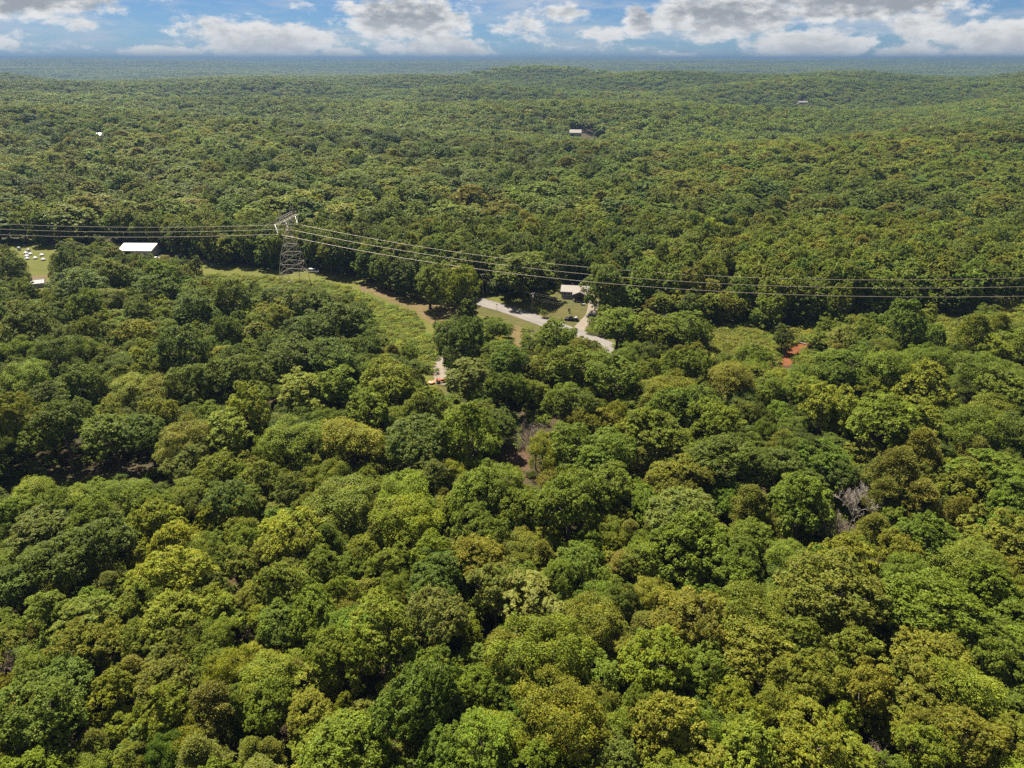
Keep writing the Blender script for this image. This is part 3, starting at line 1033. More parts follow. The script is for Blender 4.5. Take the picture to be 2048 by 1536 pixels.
ORD = ['first', 'second', 'third', 'fourth', 'fifth', 'sixth', 'seventh', 'eighth', 'ninth', 'tenth', 'eleventh', 'twelfth', 'thirteenth', 'fourteenth', 'fifteenth',
       'sixteenth', 'seventeenth', 'eighteenth', 'nineteenth', 'twentieth'] + ['twenty-' + k for k in ('first', 'second', 'third', 'fourth', 'fifth', 'sixth', 'seventh', 'eighth', 'ninth')] + \
      ['thirtieth'] + ['thirty-' + k for k in ('first', 'second', 'third', 'fourth', 'fifth', 'sixth', 'seventh', 'eighth', 'ninth')]
ROWH = 94.0
ROWS = {}
for _it in TREES.split():
    _u, _v = [float(k) for k in _it.split(',')[:2]]
    ROWS.setdefault(int((1536 - _v) / ROWH), []).append(_u)
USED = set()


def tree_label(u, v, w, col, kind):
    """how the tree looks and where it stands; a tree with no landmark near is counted off in its row of crowns"""
    size = 'very large' if w > 145 else 'large' if w > 105 else 'medium' if w > 65 else 'small'
    shape = {'u': 'upright tree', 'l': 'loose-crowned tree', 'p': 'pine', 'x': 'leafless dead tree'}.get(kind, 'broadleaf tree')
    c = {'b': 'brown', 's': 'pale grey'}[col] if kind == 'x' else CNAME[col]
    look = '%s %s %s' % (size, c, shape)
    near = sorted(((math.hypot(k[0] - u, k[1] - v), k) for k in LANDMARK if (k[0], k[1]) != (u, v)))[0]
    dx, dy = u - near[1][0], v - near[1][1]
    rel = ('just right of' if dx > 0 else 'just left of') if abs(dx) > abs(dy) else ('just below' if dy > 0 else 'just above')
    if near[0] < 120:
        t = '%s %s the %s' % (look, rel, near[1][2])
        if t not in USED:
            USED.add(t)
            return t
    row = int((1536 - v) / ROWH)
    n = sorted(ROWS[row]).index(u)
    side, k = ('left', n) if n <= len(ROWS[row]) / 2 else ('right', len(ROWS[row]) - 1 - n)
    rn = 'lowest crown row' if row == 0 else '%s crown row up' % ORD[row]
    t = '%s, %s from %s in %s' % (look, ORD[k], side, rn)
    while t in USED:
        t += ' again'
    USED.add(t)
    return t


rng = np.random.RandomState(7)
placed = []        # x, y, crown radius, height
NAMES = {'': 'broadleaf_tree', 'u': 'upright_tree', 'l': 'loose_tree', 'p': 'pine_tree', 'x': 'dead_tree', 'k': 'broadleaf_tree'}
CATS = {'': 'tree', 'u': 'tree', 'l': 'tree', 'p': 'pine', 'x': 'dead tree', 'k': 'tree'}
nbare = 0
for item in TREES.split():
    u, v, w, code = item.split(',')
    u, v, w = float(u), float(v), float(w)
    col, kind = code[0], code[1:]
    H = 16.0
    for _ in range(4):
        p = at(u, v, 0.68 * H)
        dep = project(p.x, p.y, p.z)[2]
        D = w / F_PX * dep
        if kind == 'u':
            H = min(max(D * 1.7, 9), 24)
        elif kind == 'p':
            H = min(max(D * 1.55, 9), 21)
        elif kind == 'l':
            H = min(max(D * 0.95 + 2, 6), 17)
        elif kind == 'x':
            H = min(max(D * 1.25 + 2, 8), 17)
        else:
            H = min(max(D * 0.95 + 5, 6), 22)
    sx, sz = D / D0 * 1.12, H / H0
    root = empty(NAMES[kind], (p.x, p.y, 0), rng.uniform(0, 6.28))
    an = rng.uniform(.85, 1.17)
    root.scale = (sx * an, sx / an, sz)
    root.rotation_euler.x, root.rotation_euler.y = rng.normal(0, .05), rng.normal(0, .05)
    if kind == 'x':
        cm, tm = BARE[{1072: 0, 1678: 2, 14: 2, 1711: 1, 1753: 0}.get(int(u), 0)]
        root.scale = (D / 11.0, D / 11.0, H / 13.5)
    elif kind == 'p':
        cm, tm = NEAR['pine'][rng.randint(3)]
        root.scale = (D / 9.2, D / 9.2, H / 18.0)
    else:
        lst = NEAR[{'': 'oak', 'k': 'oak', 'u': 'upright', 'l': 'loose'}[kind]] if not (kind == '' and rng.rand() < .18) else NEAR['loose']
        if kind == '' and rng.rand() < .25:
            lst = NEAR['upright']
        if kind == '' and v < 700:
            lst = NEAR['full']
        cm, tm = lst[rng.randint(len(lst))]
    tr = link('trunk', tm, root)
    cr = link('branches' if kind == 'x' else 'crown', cm, root)
    t = np.array(TINT['P' if kind == 'p' and col == 'b' else col]) * rng.normal(1, 0.09) * np.array([rng.normal(1, .06), 1, rng.normal(1, .08)])
    cr['tint'] = [float(x) for x in t]
    grp = {'p': 'pines in the forest', 'x': 'leafless dead trees'}.get(kind, 'broadleaf trees of the near forest')
    tag(root, tree_label(u, v, w, col, kind), CATS[kind], grp)
    placed.append((p.x, p.y, D / 2, H))
PL = np.array(placed)

# ------------------------------------------------------------------ the rest of the woodland, one mass
def species(x, y, n_):
    """patches of darker, yellower and browner trees"""
    a = math.sin(x / 61 + 1.7) * math.sin(y / 83 + .4) + .6 * math.sin(x / 29 - y / 37)
    r = rng.rand()
    if r < 0.055:
        return 'b', True
    q = a * 0.40 + rng.normal(-.05, .45)
    return ('d' if q < -.45 else 'g' if q < .25 else 'o' if q < .55 else 'y' if q < 1.15 else 'Y'), False


pts, idx, rot, scl, tin = [], [], [], [], []


def put(x, y, D, H, lod, col, is_pine, dark=1.0, edge=False, near=False):
    if lod == 0 and near:
        k = P_NEARPINE[rng.randint(2)] if is_pine else P_NEARFILL[rng.randint(7)]
    elif lod == 0:
        k = P_MIDPINE[rng.randint(2)] if is_pine else (P_EDGE if edge else P_MID)[rng.randint(4)]
        if not (edge or is_pine or near):
            k = P_MID[rng.randint(len(P_MID))]
    else:
        k = P_FARPINE[0] if is_pine else P_FAR[rng.randint(len(P_FAR))]
    pts.append((x, y, float(terr(x, y)) - .1))
    idx.append(k)
    rot.append(rng.uniform(0, 6.28))
    s = D / (9.2 if is_pine else D0)
    scl.append((s, s, H / H0))
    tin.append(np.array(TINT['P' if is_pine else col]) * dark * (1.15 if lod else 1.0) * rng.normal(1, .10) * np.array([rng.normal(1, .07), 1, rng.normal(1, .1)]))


# near: lower trees that fill the gaps between the crowns above; behind the cleared corridor a wall of tall ones
EDGE_U = [-400, 0, 90, 250, 370, 450, 540, 620, 700, 740, 800, 860, 930, 960, 1000, 1060, 1082, 1092, 1180, 1190, 1215, 1270, 1400, 1500, 1560, 1620, 1700, 1850, 1900, 2000, 2048, 2500]
EDGE_V = [492, 492, 496, 478, 522, 533, 541, 546, 559, 571, 594, 609, 606, 592, 597, 610, 606, 570, 570, 590, 628, 640, 662, 664, 670, 655, 642, 634, 636, 612, 605, 600]
WIRE_U = [-400, 0, 560, 580, 1040, 1280, 1680, 2048, 2500]
WIRE_V = [468, 470, 471, 472, 550, 575, 592, 586, 580]
sp = 6.4
for j in range(int((420 - 30) / (sp * .87))):
    y0 = 30 + j * sp * .87
    half = (0.72 * (0.909 * y0 + 41.6) * 1.12 + 25)
    n = int(2 * half / sp)
    for i in range(n):
        x = -half + (i + (j % 2) * .5) * sp + rng.uniform(-1.9, 1.9)
        y = y0 + rng.uniform(-1.9, 1.9)
        u, v, dep = project(x, y, 0)
        ev = np.interp(u, EDGE_U, EDGE_V)
        if ev - 2 < v < ev + 34:
            continue
        behind = v < ev
        first = behind and v > ev - 14
        if behind and rng.rand() < .28:
            continue
        if first and rng.rand() < .4:
            D, H = rng.uniform(6, 9), rng.uniform(6, 11)
        elif behind:
            D, H = rng.uniform(10, 15), rng.uniform(15, 22)
        else:
            D, H = rng.uniform(7, 10.5), rng.uniform(8, 13)
        d = np.hypot(PL[:, 0] - x, PL[:, 1] - y)
        if (d < PL[:, 2] * (.70 if behind else .50) + (D * .15)).any():
            continue
        if y < line_y(x) + 12:
            for _k in range(6):
                top = project(x, y, H)
                if top[1] > np.interp(top[0], WIRE_U, WIRE_V) + 1:
                    break
                H *= .86
                D *= .95
        if hides(x, y, 0, D, H):
            if not behind:
                D, H = D * .5, H * .4
                if hides(x, y, 0, D, H):
                    continue
            else:
                continue
        col, ip = species(x, y, 0)
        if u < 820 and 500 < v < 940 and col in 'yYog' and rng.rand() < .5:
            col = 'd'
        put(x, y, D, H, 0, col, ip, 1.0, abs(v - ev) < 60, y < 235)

# mid and far: the forest rolling away to the ridges
def ring(y0, y1, sp, lod):
    for j in range(int((y1 - y0) / (sp * .87))):
        yy = y0 + j * sp * .87
        half = 0.72 * (0.909 * yy + 41.6) * 1.10 + 25
        n = int(2 * half / sp)
        X = -half + (np.arange(n) + (j % 2) * .5) * sp + rng.uniform(-.32, .32, n) * sp
        Y = yy + rng.uniform(-.32, .32, n) * sp
        for x, y in zip(X, Y):
            D, H = sp * (.95 + .8 * rng.rand() ** 1.5), rng.uniform(15, 24)
            z = float(terr(x, y))
            u, v, _ = project(x, y, z + .7 * H)
            if v > 190 and hides(x, y, z, D, H):
                continue
            col, ip = species(x * .5, y * .5, 0)
            if lod and rng.rand() < .5:
                col, ip = 'g', False
            stand = 1 + .16 * math.sin(x / 95 + 2 * math.sin(y / 140)) * math.sin(y / 118 + 1)
            put(x, y, D, H, lod, col, ip, stand, lod == 0 and y < 540)


ring(420, 1000, 17.0, 0)
ring(1000, 1900, 18.5, 1)
ring(1900, 3300, 20.5, 1)
for (y0, y1, sp, s) in ((3300, 6000, 84, 1.0), (6000, 11000, 130, 1.5), (11000, 22000, 220, 2.5)):
    for j in range(int((y1 - y0) / sp)):
        yy = y0 + j * sp
        half = 0.72 * (0.909 * yy + 41.6) * 1.08 + 25
        for i in range(int(2 * half / sp)):
            x, y = -half + (i + .5) * sp + rng.uniform(-.15, .15) * sp, yy + rng.uniform(-.15, .15) * sp
            if rng.rand() < .025:
                continue
            pts.append((x, y, float(terr(x, y)) - 2))
            idx.append(P_PATCH[rng.randint(4)])
            rot.append(rng.randint(4) * math.pi / 2)
            scl.append((s, s, 1.0 + .15 * (s - 1)))
            tin.append((np.array(TINT['g']) * .6 + np.array(TINT['o']) * .45) * rng.normal(1, .13) * np.array([rng.normal(1, .07), 1, 1]))
# saplings and shrubs on the forest floor, seen through the gaps between crowns
for _ in range(5200):
    y = 45 + 275 * rng.rand() ** .8
    half = 0.72 * (0.909 * y + 41.6) * 1.06 + 10
    x = rng.uniform(-half, half)
    u, v, _d = project(x, y, .6)
    if any(in_poly((u, v), q) for q in CLEAR) or abs(v - np.interp(u, EDGE_U, EDGE_V) - 20) < 26:
        continue
    s_ = rng.uniform(1.0, 2.6)
    pts.append((x, y, 0))
    idx.append(P_SHRUB[rng.randint(4)])
    rot.append(rng.uniform(0, 6.28))
    scl.append((s_, s_, s_ * rng.uniform(.5, 1.2)))
    tin.append(np.array(TINT['g']) * rng.normal(1, .15))
scatter('woodland', pts, idx, rot, scl, np.array(tin), 'mixed green forest filling the gaps and rolling away to the hazy ridges')

# brush in the cleared corridor
pts, idx, rot, scl, tin = [], [], [], [], []
FIELD = CLEAR[0]
for _ in range(15000):
    u, v = rng.uniform(360, 1000), rng.uniform(530, 740)
    if not in_poly((u, v), [(380, 545), (540, 555), (640, 562), (715, 580), (760, 604), (830, 630), (845, 655), (880, 700), (865, 735), (770, 720), (730, 640), (700, 592), (640, 590), (500, 580), (420, 560)]):
        continue
    p = at(u, v)
    up = u < 660 and rng.rand() < .30
    if up:
        continue
    s = rng.uniform(.5, 1.0) + 1.4 * rng.rand() ** 3
    pts.append((p.x, p.y, 0))
    idx.append(P_SHRUB[rng.randint(4)])
    rot.append(rng.uniform(0, 6.28))
    scl.append((s, s, s * rng.uniform(.35, .8)))
    tin.append(np.array((0.130, 0.156, 0.015)) * rng.normal(1, .22) * np.array([rng.normal(1, .1), 1, 1]))
for _ in range(7000):
    x = rng.uniform(20, 300)
    u = project(x, 280, 0)[0]
    v = np.interp(u, EDGE_U, EDGE_V) + rng.uniform(-2, 60)
    x, y, _d = at(u, v)
    if in_poly((u, v), [(1030, 560), (1260, 560), (1260, 720), (1030, 720)]) or in_poly((u, v), CLEAR[6]):
        continue
    s = rng.uniform(.8, 2.2)
    pts.append((x, y, 0))
    idx.append(P_SHRUB[rng.randint(4)])
    rot.append(rng.uniform(0, 6.28))
    scl.append((s, s, s * rng.uniform(.5, 1.0)))
    tin.append(np.array((0.138, 0.152, 0.019)) * rng.normal(1, .18) * np.array([rng.normal(1, .1), 1, 1]))
scatter('field_brush', pts, idx, rot, scl, np.array(tin), 'knee-high green brush and brambles covering the cleared corridor')

# ------------------------------------------------------------------ transmission tower
TX, TY = -105.0, 333.0


def tower():
    t = empty('transmission_tower', (TX, TY, 0), math.atan(-0.13))
    tag(t, 'tall galvanised steel lattice pylon standing in the grassy corridor', 'pylon')
    lev = [(0, 5.4), (7, 5.0), (11.5, 4.3), (16, 3.6), (20, 2.6), (23.5, 1.8), (27, 1.05)]
    sg = ((-1, -1), (1, -1), (1, 1), (-1, 1))
    for sx, sy in sg:
        m = MB()
        for (z0, w0), (z1, w1) in zip(lev, lev[1:]):
            m.bar((sx * w0, sy * w0, z0), (sx * w1, sy * w1, z1), .15, .13)
        m.box(sx * 5.4, sy * 5.4, .15, 1.1, 1.1, .5)
        m.build('leg', GALV, t)
    for k, ((z0, w0), (z1, w1)) in enumerate(zip(lev, lev[1:])):
        for i in range(4):
            a, b = sg[i], sg[(i + 1) % 4]
            for p, q in (((a[0] * w0, a[1] * w0, z0), (b[0] * w1, b[1] * w1, z1)), ((b[0] * w0, b[1] * w0, z0), (a[0] * w1, a[1] * w1, z1)),
                         ((a[0] * w1, a[1] * w1, z1), (b[0] * w1, b[1] * w1, z1))):
                if k == 0 and p[2] != q[2] and False:
                    continue
                MB().bar(p, q, .08 if p[2] == q[2] else .045).build('brace', GALV, t)
    # the head: two masts spread from the waist to a long truss set across the line
    ZB, ZT, W, L = 32.0, 34.0, .9, 11.8
    for s in (-1, 1):
        m = MB()
        for sx in (-1, 1):
            m.bar((sx * 1.05, s * 1.05, 27), (sx * W, s * 5.4, ZB), .13)
            m.bar((sx * 1.05, -s * 0.2, 27.6), (sx * W, s * 3.6, ZB), .09)
            m.bar((sx * 1.0, s * 3.2, 29.5), (-sx * W, s * 4.4, ZB), .08)
        m.build('mast_arm', GALV, t)
        m = MB()
        for sx in (-1, 1):
            m.bar((sx * W, s * 5.4, ZT), (0, s * 6.0, 37.4), .10)
            m.bar((sx * W, s * 7.2, ZT), (0, s * 6.0, 37.4), .09)
        m.build('shield_wire_peak', GALV, t)
    for sx in (-1, 1):
        for z in (ZB, ZT):
            e = L if z == ZB else L - 2.5
            MB().bar((sx * W, -e, z), (sx * W, e, z), .12).build('truss_chord', GALV, t)
    n = 14
    for i in range(n):
        y0 = -L + 2 * L * i / n
        y1 = -L + 2 * L * (i + 1) / n
        m = MB()
        for sx in (-1, 1):
            a, b = ((sx * W, y0, ZB), (sx * W, min(max(y1, -L + 2.5), L - 2.5), ZT)) if i % 2 else ((sx * W, min(max(y0, -L + 2.5), L - 2.5), ZT), (sx * W, y1, ZB))
            m.bar(a, b, .08)
        m.bar((-W, y0, ZB), (W, y1, ZB), .07)
        m.build('truss_web', GALV, t)
    for yy in (-11, 0, 11):
        for s in (-1, 1):
            m = MB()
            a, b = Vector((0, yy + s * 2.2 * (1 if yy == 0 else .8), ZB - .1)), Vector((0, yy, 27.9))
            for i in range(7):
                p, q = a.lerp(b, i / 7), a.lerp(b, (i + 1) / 7)
                m.bar(p, p.lerp(q, .55), .20, .16, 6)
                m.bar(p.lerp(q, .55), q, .06, .06, 4)
            m.build('insulator_string', INSUL, t)
    return t


tower()


def wire(name, P, r, mat, label, cat, group):
    n = 5
    vs, fs = [], []
    Q = [Vector(p) for p in P]
    for i, q in enumerate(Q):
        d = (Q[min(i + 1, len(Q) - 1)] - Q[max(i - 1, 0)]).normalized()
        a = Vector((0, 0, 1)).cross(d).normalized()
        b = d.cross(a)
        for j in range(n):
            th = 6.28318 * j / n
            vs.append(q + a * (math.cos(th) * r) + b * (math.sin(th) * r))
    for i in range(len(Q) - 1):
        for j in range(n):
            k = (j + 1) % n
            fs.append((i * n + j, i * n + k, (i + 1) * n + k, (i + 1) * n + j))
    fs += [tuple(range(n)), tuple(range((len(Q) - 1) * n, len(Q) * n))]
    cu = MB().add(vs, fs).mesh(name, mat)
    return tag(link(name, cu), label, cat, group)


WX = np.linspace(-105, 300, 60)
WZ = np.polyval(np.polyfit([-105, 52, 130, 214], [27.5, 17.0, 20.6, 29.6], 2), WX)
WZ += 27.5 - WZ[0]
for dy, nm in ((-11, 'lowest in the photo and nearest the camera'), (0, 'middle one of the three'), (11, 'uppermost in the photo and farthest away')):
    P = []
    for x in np.linspace(-419, 283, 140):
        z = float(np.interp(x, WX, WZ)) if x > TX else 21.35 + 2.5e-4 * (x + 262) ** 2
        P.append((x + .13 * dy * .99, line_y(x) + dy * .99, z))
    wire('power_conductor', P, .07, CONDUCTOR, 'long sagging power line wire over the corridor, %s' % nm, 'power line', 'conductors on the pylon')


# ------------------------------------------------------------------ roadside poles
def pole(u, v, h, label, transformer=False, arm=True, rz=0.0):
    p = at(u, v)
    t = empty('utility_pole', p, rz)
    tag(t, label, 'utility pole', 'wooden roadside poles')
    MB().bar((0, 0, -.3), (0, 0, h), .24, .17, 8).build('post', POLEWOOD, t)
    if arm:
        m = MB()
        m.box(0, 0, h - .5, 2.4, .16, .18)
        m.build('crossarm', POLEWOOD, t)
        for x in (-1.0, -.4, .4, 1.0):
            MB().lathe([(.05, 0), (.10, .05), (.07, .14), (.10, .2), (.03, .28)], 8, (x, 0, h - .4)).build('insulator', INSUL, t)
    if transformer:
        m = MB()
        m.lathe([(.05, 0), (.34, .03), (.36, .9), (.30, 1.0), (.08, 1.12)], 12, (.52, 0, h - 2.4))
        m.build('transformer', GALV, t)
    return Vector((p.x, p.y, h))


t1 = pole(966, 594, 11.0, 'tall bare wooden utility pole against dark trees left of the road', rz=.7)
t2 = pole(1064, 624, 8.6, 'wooden utility pole with grey transformer at the edge of the yard', True, rz=.7)
t3 = pole(1328, 676, 9.5, 'wooden utility pole rising among the roadside trees right of the house', rz=.5)
m_ = MB().bar((0, 0, 0), (0, 0, 3.4), .10, .09, 6)
sp_ = empty('marker_post', at(994, 622))
tag(sp_, 'short slim grey post on the near edge of the road', 'post')
MB().bar((0, 0, -.2), (0, 0, 3.3), .09, .08, 6).build('shaft', GALV, sp_)
MB().box(0, 0, 3.0, .5, .06, .5).build('plate', GALV, sp_)
stub = empty('stub_pole', at(974, 591))
tag(stub, 'slim secondary pole just right of the tall bare pole', 'pole')
MB().bar((0, 0, -.2), (0, 0, 5.2), .15, .12, 7).build('post', POLEWOOD, stub)
MB().bar((0, 0, 5.0), (.35, 0, 5.05), .05, .05, 5).build('bracket', GALV, stub)
t4 = at(1540, 690, 6.0)


def span(a, b, off, sag, n=14):
    d = (b - a)
    nrm = Vector((-d.y, d.x, 0)).normalized()
    return [tuple(a.lerp(b, i / n) + nrm * off + Vector((0, 0, -.1 - 4 * sag * (i / n) * (1 - i / n)))) for i in range(n + 1)]


k_ = 0
for (a, b, sec) in ((t1, t2, 'between the tall bare pole and the transformer pole'), (t2, t3, 'right of the transformer pole'), (t3, t4, 'crossing above the small meadow')):
    for off, dz, wn in ((-1.0, 0, 'outer'), (1.0, 0, 'inner'), (0, -1.8, 'lower'), (.15, -2.6, 'lowest')):
        wire('service_wire', span(a + Vector((0, 0, dz)), b + Vector((0, 0, dz)), off, .7), .016, DARKWIRE,
             '%s thin service wire %s' % (wn, sec), 'wire', 'roadside wires')


# ------------------------------------------------------------------ the house with the porch
def house():
    p = at(1152, 596)
    t = empty('porch_house', (p.x, p.y + 2.5, 0), R(-9))
    tag(t, 'small pale house with tan metal roof and dark front porch', 'house')
    W, D, E, RG = 12.5, 7.5, 2.8, 4.5
    b = 0.6
    m = MB()
    m.box(0, 0, b / 2, W, D, b)
    m.build('foundation', WALLGREY, t)
    m = MB()
    m.prism([(-D / 2, b), (D / 2, b), (D / 2, b + E), (0, b + RG - .05), (-D / 2, b + E)], -W / 2 + .02, W / 2 - .02)
    m.build('wall', SIDING, t)
    m = MB()
    o, th = .55, .12
    sl = (RG - E) / (D / 2)
    for s in (-1, 1):
        pr = [(0, b + RG), (s * (D / 2 + o), b + E - o * sl), (s * (D / 2 + o), b + E - o * sl + th), (0, b + RG + th)]
        m.prism(pr, -W / 2 - .5, W / 2 + .5)
    rf = m.build('roof', TANROOF, t)
    for i in range(18):
        x = -W / 2 - .3 + i * (W + .6) / 17
        MB().bar((x, -(D / 2 + o), b + E - o * sl + th + .02), (x, 0, b + RG + th + .02), .035, .035, 4).build('seam', TANROOF, rf)
    MB().box(2.2, 1.2, b + RG + .5, .7, .7, 1.4).build('chimney', SIDING, rf)
    for x in (-4.6, -2.6):
        w = MB().box(x, -D / 2 - .02, b + 1.55, 1.3, .12, 1.25).build('window', TRIMWHITE, t)
        MB().box(x, -D / 2 - .075, b + 1.55, 1.08, .06, 1.05).build('pane', GLASS, w)
        MB().box(x, -D / 2 - .11, b + .88, 1.4, .22, .08).build('sill', TRIMWHITE, w)
    w = MB().box(-W / 2 - .02, 0, b + 1.55, .12, 1.3, 1.25).build('window', TRIMWHITE, t)
    MB().box(-W / 2 - .075, 0, b + 1.55, .06, 1.08, 1.05).build('pane', GLASS, w)
    dr = MB().box(2.2, -D / 2 - .03, b + 1.05, 1.0, .12, 2.1).build('door', DARKWOOD, t)
    MB().box(2.55, -D / 2 - .12, b + 1.0, .08, .08, .12).build('handle', GALV, dr)
    # porch
    px0, px1, py1 = -.6, 5.2, -D / 2 - 4.0
    cxp = (px0 + px1) / 2
    m = MB()
    for s in (-1, 1):
        hw = (px1 - px0) / 2 + .45
        m.add([(cxp, -D / 2 + 2.2, b + 3.95), (cxp + s * hw, -D / 2 + .4, b + 2.55), (cxp + s * hw, py1 - .5, b + 2.55), (cxp, py1 - .5, b + 3.95),
               (cxp, -D / 2 + 2.2, b + 4.07), (cxp + s * hw, -D / 2 + .4, b + 2.67), (cxp + s * hw, py1 - .5, b + 2.67), (cxp, py1 - .5, b + 4.07)],
              [(0, 1, 2, 3), (4, 5, 6, 7), (0, 1, 5, 4), (1, 2, 6, 5), (2, 3, 7, 6), (3, 0, 4, 7)])
    m.build('porch_roof', TANROOF, t)
    m = MB()
    m.add([(px0, py1 - .1, b + 2.62), (px1, py1 - .1, b + 2.62), (cxp, py1 - .1, b + 3.9), (px0, py1 - .02, b + 2.62), (px1, py1 - .02, b + 2.62), (cxp, py1 - .02, b + 3.9)],
          [(0, 1, 2), (3, 5, 4), (0, 1, 4, 3), (1, 2, 5, 4), (2, 0, 3, 5)])
    m.build('porch_gable', DARKWOOD, t)
    MB().box(cxp, (py1 - D / 2) / 2 - .02, b - .08, px1 - px0, -D / 2 - py1 - .06, .16).build('deck', DARKWOOD, t)
    MB().box(cxp, py1 + .05, (b - .16) / 2, px1 - px0 - .1, .08, b - .17).build('skirt', DARKWOOD, t)
    for i in range(4):
        x = px0 + .12 + (px1 - px0 - .24) * i / 3
        MB().box(x, py1 + .15, b + 1.3, .14, .14, 2.58).build('porch_post', DARKWOOD, t)
    for (xa, xb) in ((px0 + .2, px0 + 1.9), (px0 + 3.9, px1 - .2)):
        m = MB()
        m.box((xa + xb) / 2, py1 + .15, b + .95, xb - xa, .09, .08)
        for j in range(9):
            m.box(xa + (xb - xa) * j / 8, py1 + .15, b + .48, .05, .05, .88)
        m.build('railing', DARKWOOD, t)
    for k in range(3):
        MB().box(cxp, py1 - .18 - .3 * k, .43 - .17 * k, 1.6, .3, .14).build('step', DARKWOOD, t)


house()


def gable_building(name, u, v, W, D, E, RG, rz, wall, roof, label, seams=True, door=True, zz=0.0, cat='building'):
    p = at(u, v, zz)
    t = empty(name, p, rz)
    tag(t, label, cat)
    MB().prism([(-D / 2, 0), (D / 2, 0), (D / 2, E), (0, RG - .06), (-D / 2, E)], -W / 2, W / 2).build('wall', wall, t)
    m = MB()
    sl, o, th = (RG - E) / (D / 2), .4, .14
    for s in (-1, 1):
        m.prism([(0, RG), (s * (D / 2 + o), E - o * sl), (s * (D / 2 + o), E - o * sl + th), (0, RG + th)], -W / 2 - .4, W / 2 + .4)
    rf = m.build('roof', roof, t)
    if seams:
        n = int(W / 1.2)
        for i in range(n):
            x = -W / 2 + (i + .5) * W / n
            MB().bar((x, -(D / 2 + o), E - o * sl + th + .02), (x, 0, RG + th + .02), .05, .05, 4).build('seam', roof, rf)
        MB().bar((-W / 2 - .4, 0, RG + th + .03), (W / 2 + .4, 0, RG + th + .03), .12, .12, 6).build('ridge_cap', roof, rf)
    if door:
        MB().box(-W * .22, -D / 2 - .03, min(E * .42, 1.5), min(3.2, W * .2), .1, min(E * .8, 3.0)).build('door', GLASS, t)
        for x in (W * .1, W * .3):
            w = MB().box(x, -D / 2 - .02, min(E * .55, 1.7), 1.3, .1, 1.1).build('window', TRIMWHITE, t)
            MB().box(x, -D / 2 - .07, min(E * .55, 1.7), 1.1, .06, .9).build('pane', GLASS, w)
    return t


gable_building('metal_building', 286, 507, 18.5, 16.0, 3.6, 5.8, R(-2), WALLGREY, WHITEMETAL, 'long metal building with bright white roof among the trees')
gable_building('garden_shed', 77, 573, 5.6, 4.6, 2.2, 3.3, R(24), WALLGREY, SHEDROOF, 'small shed with pale grey roof below the white huts', True, False, 0, 'shed')


def on_terrain(u, v):
    p = at(u, v)
    for _ in range(6):
        p = at(u, v, float(terr(p.x, p.y)))
    return p.z


for (u, v, W, D, E, RG, rz, wl, rf, lb) in (
        (479, 302, 9, 8, 3.5, 6, .2, SIDING, WHITEMETAL, 'far house with small white roof among trees at upper left'),
        (1151, 272, 15, 9, 4.6, 8.0, -.15, SIDING, TANROOF, 'far two-storey white house beside a tan clearing'),
        (1604, 208, 22, 12, 4, 6.5, .1, SIDING, SHEDROOF, 'far low white building on the right-hand hillside'),
        (201, 276, 9, 8, 3.5, 6, .3, SIDING, WHITEMETAL, 'far pale house half hidden by trees at far left')):
    gable_building('distant_house', u, v, W, D, E, RG, rz, wl, rf, lb, False, True, on_terrain(u, v), 'house')


# ------------------------------------------------------------------ vehicles
def wheels(t, xs, w, r, parent_name='wheel'):
    for x in xs:
        for s in (-1, 1):
            m = MB()
            wh = empty('wheel', (x, s * w / 2, r))
            wh.parent = t
            c = .13
            prof = []
            n = 14
            vs, fs = [], []
            for yy, rr in ((-c, r * .55), (-c, r * .92), (-c * .8, r), (c * .8, r), (c, r * .92), (c, r * .55)):
                for i in range(n):
                    a = 6.2832 * i / n
                    vs.append((rr * math.cos(a), yy, rr * math.sin(a)))
            for k in range(5):
                for i in range(n):
                    fs.append((k * n + i, k * n + (i + 1) % n, (k + 1) * n + (i + 1) % n, (k + 1) * n + i))
            m.add(vs, fs)
            m.build('tyre', RUBBER, wh)
            m = MB()
            vs = []
            for yy in (-c * .6, c * .6):
                for i in range(n):
                    a = 6.2832 * i / n
                    vs.append((r * .57 * math.cos(a), yy, r * .57 * math.sin(a)))
            m.add(vs, [tuple(range(n)), tuple(range(2 * n - 1, n - 1, -1))] + [(i, (i + 1) % n, n + (i + 1) % n, n + i) for i in range(n)])
            m.build('rim', RIM, wh)


def bevel_obj(o, w=.05):
    md = o.modifiers.new('bevel', 'BEVEL')
    md.width = w
    md.segments = 2
    md.limit_method = 'ANGLE'
    return o


